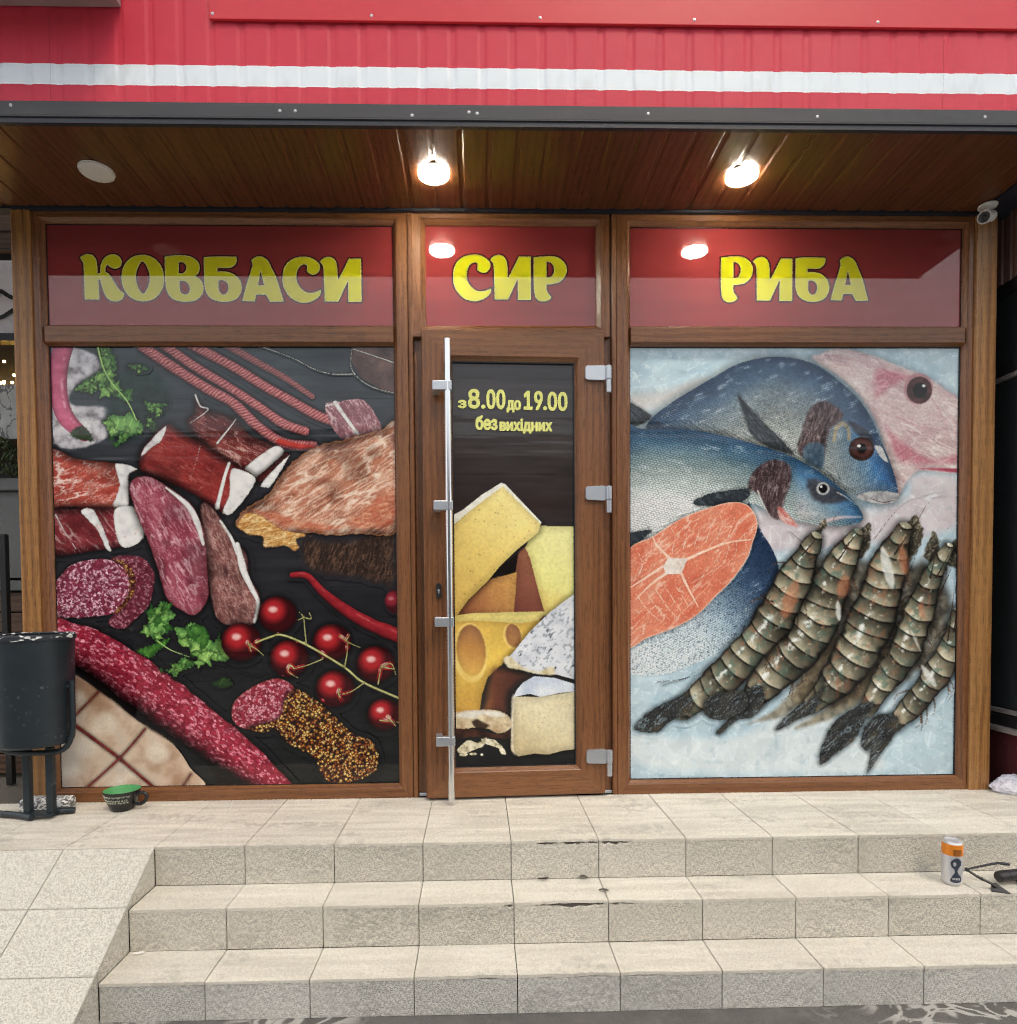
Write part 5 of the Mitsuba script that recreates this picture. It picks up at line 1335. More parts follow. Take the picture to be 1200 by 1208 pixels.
for s, (za, zb) in enumerate(((-RH, 0), (-2 * RH, -RH), (ZG, -2 * RH))):     # the ramp's side over the steps, one piece above each tread
    ya, yb = YE - s * TD - 0.001, YE - (s + 1) * TD
    yend = YB if s == 2 else yb
    pts = [(ya, za), (ya, on_ramp(ya) - TH - 0.001), (yend, max(on_ramp(yend) - TH - 0.001, za + 0.0005)), (yend, za)]
    m = trimesh.creation.extrude_polygon(Polygon(pts).buffer(-0.0008), 0.011, engine='earcut')
    m.vertices = np.c_[X0 - 0.0125 + m.vertices[:, 2], m.vertices[:, 0], m.vertices[:, 1]]
    obj('side_tile', m, 'mat_riser', ramp_key)

# ------------------------------------------------------------------ the shop's front
shop = thing('shop_building', 'shop front of brown wood-grain plastic frames under the red canopy', 'building')
X, Y, Z = np.eye(3)
obj('wall', trimesh.util.concatenate([cuboid(-2.03, 2.37, 0.10, 4.5, -0.02, 3.6), cuboid(-2.03, 2.37, 0.03, 0.10, 2.66, 3.6)]), 'mat_wall', shop)
ZT = 2.622                         # the frames' top
obj('corner_post', join([bar(chamfer_rect(0.081, 0.11, 0.004), (-2.033, -0.012, 0.0), (-2.033, -0.012, ZT), X, Y)]), 'mat_oak', shop)
obj('corner_post', join([bar(chamfer_rect(0.099, 0.11, 0.004), (2.270, -0.012, 0.0), (2.270, -0.012, ZT), X, Y)]), 'mat_oak', shop)
obj('header_trim', cuboid(-2.30, 2.42, -0.020, 0.03, ZT + 0.001, 2.6495), 'mat_black_trim', shop)
# outer frame: face, a small step, then the bevelled glazing bead
WP = [(0.002, 0.0), (0.050, 0.0), (0.053, 0.003), (0.053, 0.006), (0.0645, 0.020), (0.066, 0.025), (0.066, 0.075), (0.0, 0.075), (0.0, 0.002)]
BAR = [(-0.033, 0.0), (0.033, 0.0), (0.036, 0.003), (0.036, 0.006), (0.044, 0.020), (0.045, 0.025), (0.045, 0.07), (-0.045, 0.07), (-0.045, 0.025), (-0.044, 0.020), (-0.036, 0.006), (-0.036, 0.003)]
ZB = 2.092                         # the middle of the transom bars
for (x0, x1) in ((-1.972, -0.305), (0.632, 2.297)):
    w = key('window', shop)
    scene[w] = mikit.ply(trimesh.util.concatenate([cuboid(x0 + 0.05, x1 - 0.05, 0.046, 0.060, 0.05, 2.592)]), 'mat_black')
    obj('frame', frame(x0, -0.006, x1, 2.6485, WP), 'mat_frame', w)
    obj('gasket', join([frame(x0 + 0.063, 0.057, x1 - 0.063, ZB - 0.042, [(0, 0), (0.0055, 0), (0.0055, 0.010), (0, 0.010)], 0.0265), frame(x0 + 0.063, ZB + 0.042, x1 - 0.063, 2.5855, [(0, 0), (0.0055, 0), (0.0055, 0.010), (0, 0.010)], 0.0265)]), 'mat_black', w)
    obj('transom_bar', bar(BAR, (x0 + 0.066, 0.001, ZB), (x1 - 0.066, 0.001, ZB), Z, Y), 'mat_frame', w)
for x in (-0.3025, 0.6105):
    obj('cover_strip', bar(chamfer_rect(0.0200, 0.03, 0.003), (x, -0.004, 0.003), (x, -0.004, ZT), X, Y), 'mat_frame', shop)
# the door's frame: two jambs, head and the bar under the fanlight
JB = [(0.0, 0.0), (0.036, 0.0), (0.038, 0.003), (0.038, 0.006), (0.055, 0.020), (0.057, 0.025), (0.057, 0.075), (0.0, 0.075)]
fan = key('fanlight', shop)
scene[fan] = mikit.ply(cuboid(-0.235, 0.55, 0.046, 0.060, 2.11, 2.580), 'mat_black')
obj('frame', frame(-0.2824, 2.082, 0.601, 2.640, JB, 0.0005), 'mat_frame', fan)
obj('jamb', bar(chamfer_rect(0.05, 0.05, 0.002), (-0.282, 0.028, 0.003), (-0.282, 0.028, 2.085), X, Y), 'mat_frame', shop)
obj('jamb', bar(chamfer_rect(0.055, 0.05, 0.002), (0.5555, 0.024, 0.003), (0.5555, 0.024, 2.0855), X, Y), 'mat_frame', shop)
obj('mullion', bar(chamfer_rect(0.0085, 0.04, 0.001), (0.6015, 0.018, 2.0865), (0.6015, 0.018, ZT), X, Y), 'mat_frame', shop)
obj('threshold', cuboid(-0.28, 0.61, 0.010, 0.09, 0.0005, 0.016, 0.003), 'mat_hinge', shop)
obj('threshold_seal', cuboid(-0.28, 0.61, 0.079, 0.0995, 0.017, 2.085), 'mat_black', shop)

# the door leaf stands ajar: it turns about its hinge side
DOOR = T().translate([0.588, 0.004, 0.0]).rotate([0, 0, 1], 2.6).translate([-0.588, -0.004, 0.0])
DM = np.array(DOOR.matrix, float)


def swing(k):
    scene[k]['to_world'] = DOOR
    return k


LP = [(0.003, 0.0), (0.100, 0.0), (0.104, 0.003), (0.104, 0.006), (0.118, 0.022), (0.119, 0.030), (0.119, 0.068), (0.0, 0.068), (0.0, 0.003)]
door = swing(obj('door', frame(-0.242, 0.012, 0.570, 2.092, [(a + 0.0 if a < 0.05 else a + 0.012, b) for a, b in LP], -0.022), 'mat_frame', shop, label='brown glazed door leaf standing slightly ajar'))
swing(obj('gasket', frame(-0.113, 0.141, 0.441, 1.963, [(0, 0), (0.006, 0), (0.006, 0.010), (0, 0.010)], 0.0), 'mat_black', door))
swing(obj('pane', cuboid(-0.15, 0.47, 0.012, 0.030, 0.10, 2.0), 'mat_black', door))
hb = [np.array([-0.130, -0.092, z]) for z in (0.022, 2.022)]
swing(obj('pull_handle', bar([(0.0145 * math.cos(a), 0.0145 * math.sin(a)) for a in np.arange(16) * math.pi / 8], hb[0], hb[1], X, Y), 'mat_steel', door, label='long polished steel pull handle'))
for z in (1.822, 1.310, 0.807, 0.286):
    swing(obj('handle_bracket', trimesh.util.concatenate([cuboid(-0.196, -0.112, -0.106, -0.076, z - 0.021, z + 0.021, 0.004), cuboid(-0.196, -0.168, -0.080, -0.022, z - 0.021, z + 0.021, 0.004)]), 'mat_hinge', door))
swing(obj('lock', slab(Point(0, 0).buffer(0.011).union(sbox(-0.011, -0.045, 0.011, 0)).union(Point(0, -0.045).buffer(0.011)), -0.036, -0.0215), 'mat_black', door))
scene[f'{door}__lock']['to_world'] = DOOR @ T().translate([-0.178, 0, 0.965])
swing(obj('keyhole', slab(Point(-0.178, 0.945).buffer(0.0055).union(sbox(-0.1805, 0.930, -0.1755, 0.945)), -0.0375, -0.036), 'mat_hinge', door))
for z in (1.908, 1.375, 0.186):
    h = swing(obj('hinge', slab(Polygon([(0.486, z - 0.026), (0.486, z + 0.026), (0.571, z + 0.029), (0.571, z - 0.029)]).buffer(-0.008).buffer(0.012), -0.038, -0.022), 'mat_hinge', door))
    swing(obj('barrel', trimesh.util.concatenate([lathe([(0, -0.030), (0.0125, -0.030), (0.0135, -0.028), (0.0135, 0.028), (0.0125, 0.030), (0, 0.030)], [0.586, -0.040, z], 20),
                                                  lathe([(0, -0.028), (0.0115, -0.028), (0.012, -0.026), (0.012, 0.028), (0, 0.028)], [0.586, -0.040, z - 0.060], 20)]), 'mat_hinge', h, smooth=35))

# ------------------------------------------------------------------ printed films and signs
YF = 0.0345                        # the films lie on the panes


def poster(name, art, size, at, ground, gain, tint, punch, label, world=None):
    v, f, c = film(art, *size, ground, 4.0, gain, tint, punch)
    k = key(name)
    scene[k] = mikit.ply((v, f), 'mat_print', color=c)
    M = T().translate(list(at))
    scene[k]['to_world'] = M if world is None else world @ M
    tag(k, label, 'poster', 'printed films on the shop windows')
    return k


poster('window_poster', SAUSAGE_ART, (1578, 2015), (-1.915, YF, 0.045), slate([(30, 33, 34), (40, 40, 44), (52, 52, 58), (66, 76, 82)]), 1.0, 0.88, 1.18, 'window poster of sausages, ham, tomatoes and herbs on a dark board')
poster('window_poster', FISH_ART, (1570, 2015), (0.665, YF, 0.045), icy([(142, 172, 190), (172, 196, 208), (190, 208, 216)], 90), 1.0, 0.95, 1.2, 'window poster of blue fish, salmon and prawns on ice')
poster('window_poster', CHEESE_ART, (600, 1855), (-0.140, 0.0105, 0.12), slate([(30, 30, 30), (40, 38, 38), (54, 48, 48), (58, 58, 62)]), 1.05, 0.88, 1.1, 'narrow door poster of cheeses under yellow opening hours', DOOR)


def sign(name, word, x0, x1, z0, z1, label):
    s = obj(name, cuboid(x0, x1, 0.0305, 0.0455, z0, z1), 'mat_sign_red')
    tag(s, label, 'sign', 'red name signs over the windows and the door')
    for ch, xa, za, xb, zb in WORDS[word]:
        rings = []
        for c in GLYPHS[ch]:
            q = corner_spline(c, 6)
            rings.append(Polygon(np.c_[xa + q[:, 0] / 1000 * (xb - xa), za + q[:, 1] / 1000 * (zb - za)]).buffer(0))
        p = rings[0]
        for r in rings[1:]:
            p = p.difference(r)
        k = obj('letter', slab(p.buffer(-0.0035), 0.0295, 0.0299), 'mat_letter', s)
        obj('rim', slab(p, 0.0299, 0.0302), 'mat_letter_rim', k)
        obj('border', slab(p.buffer(0.0065), 0.0302, 0.0304), 'mat_letter_border', k)


sign('name_sign', 'КОВБАСИ', -1.915, -0.364, 2.130, 2.592, 'long red sign over the sausage poster, yellow lettering КОВБАСИ')
sign('name_sign', 'СИР', -0.230, 0.548, 2.134, 2.588, 'short red sign over the door, yellow lettering СИР')
sign('name_sign', 'РИБА', 0.690, 2.240, 2.130, 2.592, 'long red sign over the fish poster, yellow lettering РИБА')


def lettering(text, x0, z0, x1, z1, parent, grow=0.0):
    m = meshkit.text_mesh(text, 0.08, 0.0006, bold=True)
    lo, hi = m.bounds
    v = m.vertices
    w = np.c_[x0 + (v[:, 0] - lo[0]) / (hi[0] - lo[0]) * (x1 - x0), -v[:, 2] + 0.0062, z0 + (v[:, 1] - lo[1]) / (hi[1] - lo[1]) * (z1 - z0)]
    ms = [trimesh.Trimesh(w + [dx, 0.00007 * i, dz], m.faces[:, ::-1], process=False) for i, (dx, dz) in enumerate(((0, 0), (0.0022, 0.0006), (-0.0022, -0.0006), (0, 0.0014), (0, -0.0014)))]
    swing(obj('lettering', trimesh.util.concatenate(ms), 'mat_hours', parent))


hours = thing('opening_hours', 'yellow lettering з 8.00 до 19.00 без вихідних on the door glass', 'lettering')
for text, x0, z0, x1, z1 in (('з', -0.083, 1.757, -0.047, 1.792), ('8', -0.038, 1.756, 0.012, 1.842), ('.', 0.021, 1.756, 0.036, 1.772), ('00', 0.044, 1.755, 0.126, 1.841), ('до', 0.135, 1.741, 0.196, 1.794),
                             ('19', 0.212, 1.753, 0.296, 1.837), ('.', 0.300, 1.753, 0.314, 1.769), ('00', 0.320, 1.750, 0.407, 1.834), ('без', -0.005, 1.661, 0.090, 1.724), ('вихідних', 0.102, 1.648, 0.337, 1.712)):
    lettering(text, x0, z0, x1, z1, hours)

# ------------------------------------------------------------------ the canopy: ribbed red fascia, flashing, ribbed wood-print soffit
canopy = thing('canopy', 'red ribbed metal canopy with a white stripe over the shop front', 'canopy')
YC, ZC = -0.520, 2.633


def ribs(x0, x1, pitch, phase, top, slope, depth):
    """The ribbed profile between x0 and x1 as (x, depth) points: wide pans at 0, narrow grooves at depth."""
    pts, k = [], math.floor((x0 - phase) / pitch) - 1
    while phase + k * pitch < x1 + pitch:
        c = phase + k * pitch
        pts += [(c - top / 2 - slope, 0.0), (c - top / 2, depth), (c + top / 2, depth), (c + top / 2 + slope, 0.0)]
        k += 1
    xs = np.array(pts)
    inside = [(x, d) for x, d in pts if x0 < x < x1]
    return [(x0, float(np.interp(x0, xs[:, 0], xs[:, 1])))] + inside + [(x1, float(np.interp(x1, xs[:, 0], xs[:, 1])))]


def sheet(profile, a, b, put):
    """The profile drawn out from a to b; put(x, d, s) -> point. uv = (metres along, metres across)."""
    V, F, U = [], [], []
    o = RU.uniform(0, 30), RU.uniform(0, 30)
    per = 0
    for (x, d), (x2, d2) in zip(profile[:-1], profile[1:]):
        k = len(V); w = math.hypot(x2 - x, d2 - d)
        V += [put(x, d, a), put(x, d, b), put(x2, d2, a), put(x2, d2, b)]
        U += [(o[0], o[1] + per), (o[0] + abs(b - a), o[1] + per), (o[0], o[1] + per + w), (o[0] + abs(b - a), o[1] + per + w)]
        F += [(k, k + 1, k + 3), (k, k + 3, k + 2)]
        per += w
    return {'v': np.array(V, float), 'f': np.array(F, int), 'uv': np.array(U)}


edges = [-3.6, -2.60, -1.52, -0.434, 0.652, 1.738, 2.41]
for a, b in zip(edges[:-1], edges[1:]):
    lift = 0.0008 if edges.index(a) % 2 else 0.0
    pr = ribs(a, b, 0.1086, -1.598, 0.014, 0.012, 0.0026)
    s = key('fascia_sheet', canopy)
    m = join([sheet(pr, z0, z1, lambda x, d, z: (x, YC + d - lift, z)) for z0, z1 in ((2.690, 2.768), (2.841, 3.45))])
    scene[s] = mikit.ply((m['v'], m['f']), 'mat_red')
    obj('white_stripe', sheet(pr, 2.768, 2.841, lambda x, d, z: (x, YC + d - lift, z)), 'mat_white_stripe', s)
fl = obj('edge_flashing', trimesh.util.concatenate([cuboid(-3.6, 2.42, YC - 0.012, YC - 0.0095, 2.652, 2.701, 0.0008), cuboid(-3.6, 2.42, YC - 0.0115, YC + 0.03, 2.648, 2.652)]), 'mat_flashing', canopy)
obj('lower_lip', cuboid(-3.6, 2.42, YC - 0.006, YC + 0.012, 2.629, 2.6475), 'mat_black_trim', canopy)


def screw(x, z, y, parent):
    m = lathe([(0, 0.0032), (0.0028, 0.0030), (0.0042, 0.0018), (0.0044, 0.0010), (0.0056, 0.0008), (0.0058, 0), (0, 0)], [0, 0, 0], 10)
    m.vertices = np.c_[x + m.vertices[:, 0], y - m.vertices[:, 2], z + m.vertices[:, 1]]
    obj('screw', m, 'mat_screw', parent)


for x, z in ((-1.655, 2.685), (-0.701, 2.674), (-0.646, 2.674), (-0.226, 2.662), (-0.020, 2.675), (0.010, 2.671), (0.635, 2.676), (1.261, 2.671), (1.889, 2.676)):
    screw(x, z, YC - 0.012, fl)
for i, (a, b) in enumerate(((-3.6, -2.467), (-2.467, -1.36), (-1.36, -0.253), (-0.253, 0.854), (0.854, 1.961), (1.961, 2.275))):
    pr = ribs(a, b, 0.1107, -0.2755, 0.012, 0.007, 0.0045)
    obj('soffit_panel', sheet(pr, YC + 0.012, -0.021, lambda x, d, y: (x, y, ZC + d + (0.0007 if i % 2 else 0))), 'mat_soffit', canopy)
obj('end_trim', cuboid(2.276, 2.410, YC + 0.013, -0.021, 2.6290, 2.6485), 'mat_black_trim', canopy)
obj('roof', cuboid(-3.6, 2.41, YC + 0.014, 0.02, 2.652, 3.44), 'mat_wall', canopy)
sb = obj('sign_board', cuboid(-0.946, 3.4, -0.5345, YC - 0.004, 2.992, 3.72, 0.0015), 'mat_red_flat')
tag(sb, 'plain bright red board screwed along the top of the canopy', 'sign board')
for x in (-0.934, -0.367, 0.241, 0.804, 1.482):
    screw(x, 3.010, -0.5345, sb)
sb = obj('sign_board', cuboid(-3.4, -1.262, -0.800, YC - 0.004, 3.036, 3.72, 0.002), 'mat_mauve')
tag(sb, 'dull mauve board jutting out at the top left corner of the canopy', 'sign board')
screw(-1.62, 3.06, -0.800, sb)

# ------------------------------------------------------------------ lamps
scene['mat_lit'] = principled((0.8, 0.8, 0.78), 0.5)
for x, lit in ((-1.514, False), (-0.166, True), (1.094, True)):
    lamp = thing('ceiling_lamp', {-1.514: 'round ceiling lamp that is switched off, over the sausage poster', -0.166: 'lit round ceiling lamp over the door side of the canopy', 1.094: 'lit round ceiling lamp over the fish poster'}[x], 'lamp', 'round lamps in the canopy ceiling')
    at = [x, -0.258, ZC]
    obj('housing', lathe([(0.050, -0.0005), (0.0652, -0.0005), (0.0655, -0.0012), (0.0650, -0.0022), (0.050, -0.0023)], at, 40), 'mat_lamp_body', lamp, smooth=35)
    m = lathe([(0.0, -0.0145), (0.02, -0.0144), (0.045, -0.0138), (0.0580, -0.0122), (0.0628, -0.0090), (0.0640, -0.0025)], at, 48)
    k = obj('diffuser', m, 'mat_lit' if lit else 'mat_lamp_glass', lamp, smooth=True)
    if lit:
        scene[k]['emitter'] = {'type': 'area', 'radiance': {'type': 'rgb', 'value': [20.0, 19.0, 15.6]}}

# ------------------------------------------------------------------ security camera
cam = thing('security_camera', 'small white bullet camera under the right end of the canopy ceiling', 'security camera')
obj('base', lathe([(0, 0), (0.036, 0), (0.038, -0.004), (0.034, -0.012), (0.014, -0.016), (0, -0.016)], [2.268, -0.075, 2.6285], 28), 'mat_white_plastic', cam, smooth=35)
obj('arm', tube([(2.268, -0.075, 2.615), (2.270, -0.080, 2.598), (2.262, -0.088, 2.588)], 0.010, 12), 'mat_white_plastic', cam, smooth=40)
ax = np.array([-0.80, -0.50, -0.36]); ax /= np.linalg.norm(ax)
c0 = np.array([2.262, -0.085, 2.574])
obj('body', lathe([(0, -0.042), (0.017, -0.042), (0.023, -0.036), (0.024, 0.030), (0.0265, 0.031), (0.0265, 0.046), (0.0235, 0.047), (0.0225, 0.040), (0.0, 0.040)], c0, 28, ax), 'mat_white_plastic', cam, smooth=35)
obj('lens', lathe([(0, 0.041), (0.006, 0.0445), (0.009, 0.043), (0.0095, 0.0415), (0.0215, 0.0415), (0.0215, 0.0405), (0, 0.0405)], c0, 24, ax), 'mat_black', cam, smooth=30)

# ------------------------------------------------------------------ litter bin
lb = thing('litter_bin', 'dark steel litter bin hanging in a tube stand at the left', 'litter bin')
bx, by = -1.858, -0.205
prof = []
obj('bucket', lathe([(0.0, 0.318), (0.130, 0.318), (0.139, 0.326), (0.1415, 0.34), (0.150, 0.765), (0.1475, 0.765), (0.138, 0.345), (0.0, 0.335)], [bx, by, 0], 56), 'mat_bin', lb, smooth=35)
obj('rim', trimesh.util.concatenate([lathe([(0.1505, 0.752), (0.1545, 0.752), (0.1565, 0.760), (0.1550, 0.772), (0.150, 0.777), (0.1455, 0.772), (0.1470, 0.766)], [bx, by, 0], 56)]), 'mat_bin_chip', lb, smooth=35)
arc = [(bx - 0.163, by - 0.01, 0.58), (bx - 0.163, by - 0.01, 0.42), (bx - 0.158, by - 0.01, 0.36), (bx - 0.135, by - 0.01, 0.305), (bx - 0.09, by - 0.01, 0.283), (bx, by - 0.01, 0.279), (bx + 0.09, by - 0.01, 0.283), (bx + 0.135, by - 0.01, 0.305), (bx + 0.158, by - 0.01, 0.36), (bx + 0.163, by - 0.01, 0.42), (bx + 0.163, by - 0.01, 0.58)]
obj('cradle', tube(arc, 0.0115, 12, True, 5), 'mat_bin', lb, smooth=40)
for x in (bx - 0.163, bx + 0.163):
    obj('pivot', lathe([(0, -0.014), (0.009, -0.014), (0.009, 0.014), (0, 0.014)], [x * 0.93 + bx * 0.07, by - 0.01, 0.555], 14, [1, 0, 0]), 'mat_bin', lb, smooth=35)
for x in (-1.895, -1.800):
    obj('post', cuboid(x - 0.014, x + 0.014, by - 0.012, by + 0.016, 0.022, 0.300, 0.003), 'mat_bin', lb)
obj('base_plate', cuboid(-1.905, -1.785, by - 0.03, by + 0.03, 0.018, 0.026, 0.001), 'mat_bin', lb)
for pts in ([(-2.03, by + 0.02, 0.016), (-1.93, by - 0.005, 0.017), (-1.858, by - 0.035, 0.016)], [(-1.83, by + 0.03, 0.018), (-1.80, by + 0.04, 0.018), (-1.738, by + 0.055, 0.015)]):
    obj('foot', tube(pts, 0.0135, 12), 'mat_bin', lb, smooth=40)

scene['mat_block'] = principled(proc(lambda p, n, uv: mix((0.62, 0.62, 0.60), (0.12, 0.12, 0.125), smoothstep(0.46, 0.54, noise(p.x * 150, p.y * 150, p.z * 150)) * smoothstep(-0.075, -0.055, -p.z))), 0.6)
blk = obj('paving_block', cuboid(-1.98, -1.775, -0.150, -0.070, 0.001, 0.060, 0.014), 'mat_block')
tag(blk, 'pale rounded block lying behind the legs of the litter bin', 'block')

# ------------------------------------------------------------------ small things on the landing and the steps
cup = thing('cup', 'wide black cup with green inside and pale writing, by the window frame', 'cup')
cx, cy = -1.560, -0.105
scene['mat_cup'] = principled((0.012, 0.012, 0.013), 0.18)
scene['mat_cup_green'] = principled((0.10, 0.36, 0.13), 0.3)
scene['mat_cup_print'] = principled((0.42, 0.45, 0.36), 0.4)
scene['mat_cup_white'] = principled((0.72, 0.72, 0.70), 0.3)


def cup_r(z):
    return float(np.interp(z, [0, 0.006, 0.02, 0.04, 0.062, 0.082, 0.088], [0.042, 0.047, 0.053, 0.060, 0.068, 0.073, 0.074]))


obj('bowl', lathe([(0, 0.0008), (0.042, 0.0008), (0.047, 0.006), (0.053, 0.02), (0.060, 0.04), (0.068, 0.062), (0.073, 0.082), (0.074, 0.088), (0.0725, 0.089)], [cx, cy, 0], 44), 'mat_cup', cup, smooth=40)
obj('lining', lathe([(0.0725, 0.089), (0.0705, 0.082), (0.065, 0.06), (0.055, 0.03), (0.040, 0.014), (0, 0.012)], [cx, cy, 0], 44), 'mat_cup_green', cup, smooth=40)
obj('handle', tube([(cx + 0.066, cy - 0.01, 0.070), (cx + 0.092, cy - 0.012, 0.078), (cx + 0.112, cy - 0.014, 0.066), (cx + 0.108, cy - 0.014, 0.044), (cx + 0.085, cy - 0.012, 0.028), (cx + 0.056, cy - 0.01, 0.028)], 0.0075, 10, True, 5), 'mat_cup', cup, smooth=40)
RC = np.random.RandomState(3)
strokes = []
for row, z in enumerate((0.070, 0.054, 0.044)):
    a = -2.75
    while a < -0.75:
        L = RC.uniform(0.05, 0.22) * (1.4 if row == 0 else 1)
        pts = []
        for s in np.linspace(0, 1, 7):
            zz = z + 0.004 * math.sin(s * 9 + RC.uniform(0, 1)) ; r = cup_r(zz) + 0.0004
            pts.append((cx + r * math.cos(a + s * L), cy + r * math.sin(a + s * L), zz))
        strokes.append(tube(pts, 0.0012, 5)); a += L + RC.uniform(0.02, 0.09)
obj('writing', trimesh.util.concatenate(strokes), 'mat_cup_print', cup)

can = thing('drink_can', 'tall silver drink can with an orange band and a dark emblem', 'can')
kx, ky, kz = 1.722, -0.640, -RH
scene['mat_can'] = principled((0.62, 0.62, 0.64), 0.30, metallic=0.6)
scene['mat_can_orange'] = principled((0.74, 0.235, 0.020), 0.30, metallic=0.25)
scene['mat_can_dark'] = principled((0.030, 0.040, 0.060), 0.30)
scene['mat_can_brown'] = principled((0.20, 0.065, 0.010), 0.30)
obj('body', lathe([(0, 0.004), (0.021, 0.004), (0.024, 0.0), (0.027, 0.003), (0.0325, 0.012), (0.0332, 0.016), (0.0332, 0.112)], [kx, ky, kz], 48), 'mat_can', can, smooth=35)
obj('orange_band', lathe([(0.0332, 0.112), (0.0332, 0.146), (0.031, 0.152)], [kx, ky, kz], 48), 'mat_can_orange', can, smooth=35)
obj('lid', lathe([(0.031, 0.152), (0.0265, 0.160), (0.0268, 0.1635), (0.0255, 0.164), (0.0245, 0.160), (0, 0.160)], [kx, ky, kz], 48), 'mat_can', can, smooth=35)
obj('pull_tab', cuboid(kx - 0.007, kx + 0.007, ky - 0.013, ky + 0.006, kz + 0.1602, kz + 0.1622, 0.001), 'mat_can', can)


def wrap(poly, r):
    """A flat design (x round the can, z up) laid on the can's side towards the viewer's left."""
    v, f = fill(shapely.affinity.scale(poly, 1000, 1000, origin=(0, 0)), 3.0)
    a = -math.pi / 2 - 0.32 + v[:, 0] / 1000 / r
    return trimesh.Trimesh(np.c_[kx + r * np.cos(a), ky + r * np.sin(a), kz + v[:, 1] / 1000], f, process=False)


head = Polygon(spline([(-0.010, 0.098), (0.002, 0.106), (0.014, 0.101), (0.020, 0.090), (0.017, 0.078), (0.010, 0.070), (0.006, 0.060), (0.010, 0.048), (0.018, 0.040), (0.020, 0.022), (0.002, 0.016), (-0.016, 0.020), (-0.012, 0.036), (-0.004, 0.050), (-0.003, 0.062), (-0.012, 0.072), (-0.016, 0.086)], 4))
head = head.difference(Polygon(spline([(-0.008, 0.088), (0.0, 0.090), (0.002, 0.080), (-0.005, 0.076)], 4)))
obj('emblem', wrap(head, 0.0336), 'mat_can_dark', can)
obj('lettering', wrap(shapely.union_all([sbox(x, 0.114, x + w, 0.136) for x, w in ((-0.008, 0.0045), (-0.0025, 0.0028), (0.0015, 0.0045), (0.008, 0.0028), (0.012, 0.004), (0.0175, 0.003))] + [sbox(-0.008, 0.132, 0.0205, 0.136), sbox(0.001, 0.114, 0.0155, 0.1175)]), 0.0336), 'mat_can_brown', can)
obj('caption', wrap(shapely.union_all([sbox(x, 0.026, x + 0.0035, 0.034) for x in (-0.009, -0.004, 0.001, 0.006, 0.011)]), 0.0339), 'mat_can', can)

st = thing('folding_stand', 'black folded stand of thin rods with a thick grip, lying beside the drink can', 'stand')
scene['mat_stand'] = principled((0.016, 0.015, 0.016), 0.4)
zt = -RH
obj('rod', tube([(1.765, -0.655, zt + 0.058), (1.84, -0.640, zt + 0.064), (1.900, -0.630, zt + 0.068), (1.945, -0.625, zt + 0.060)], [0.0035, 0.0042, 0.0045, 0.006], 8), 'mat_stand', st, smooth=40)
obj('rod', tube([(1.765, -0.655, zt + 0.056), (1.792, -0.680, zt + 0.038), (1.822, -0.700, zt + 0.024), (1.834, -0.705, zt + 0.014)], [0.004, 0.005, 0.0042, 0.006], 8), 'mat_stand', st, smooth=40)
obj('joint', trimesh.util.concatenate([trimesh.creation.icosphere(2, 0.0075).apply_translation([1.766, -0.655, zt + 0.057]), trimesh.creation.icosphere(2, 0.0065).apply_translation([1.798, -0.684, zt + 0.035])]), 'mat_stand', st, smooth=40)
ft = trimesh.convex.convex_hull(np.array([(1.812, -0.712, zt + 0.004), (1.812, -0.712, zt), (1.868, -0.731, zt), (1.866, -0.729, zt + 0.003), (1.828, -0.69, zt + 0.022), (1.842, -0.692, zt + 0.024), (1.83, -0.684, zt), (1.852, -0.70, zt)]))
obj('foot', ft, 'mat_stand', st)
obj('grip', lathe([(0, -0.05), (0.016, -0.05), (0.0195, -0.046), (0.0200, -0.02), (0.0185, -0.018), (0.0185, -0.012), (0.0200, -0.010), (0.0200, 0.08), (0, 0.08)], [1.925, -0.655, zt + 0.032], 24, [0.96, 0.1, 0.05]), 'mat_stand', st, smooth=35)
obj('grip_end', lathe([(0, 0.0), (0.015, 0.0), (0.017, 0.004), (0.017, 0.03), (0, 0.03)], [1.965, -0.672, zt + 0.0175], 20, [0.1, 0.99, 0.0]), 'mat_stand', st, smooth=35)

scene['mat_bag'] = principled((0.66, 0.66, 0.74), 0.32, spec_trans=0.0)
bag = trimesh.creation.icosphere(5, 1.0)
v = bag.vertices
r = 1 + 0.30 * (meshkit.fbm(v * 2.1, 4, 5) - 0.5) * 2 + 0.16 * np.abs(meshkit.fbm(v * 5.0 + 9, 3, 8) - 0.5) * 2
v = v * r[:, None] * [0.085, 0.06, 0.055]
v[:, 2] = np.maximum(v[:, 2] + 0.020, 0.0008 + 0.0012 * meshkit.noise(v * 60))
tag(obj('plastic_bag', trimesh.Trimesh(v + [2.450, -0.050, 0.0], bag.faces), 'mat_bag', smooth=40), 'crumpled pale plastic bag beside the right corner post', 'plastic bag')

scene['mat_paper'] = principled((0.74, 0.73, 0.70), 0.7)
scene['mat_leaf_dry'] = principled((0.045, 0.040, 0.032), 0.7)


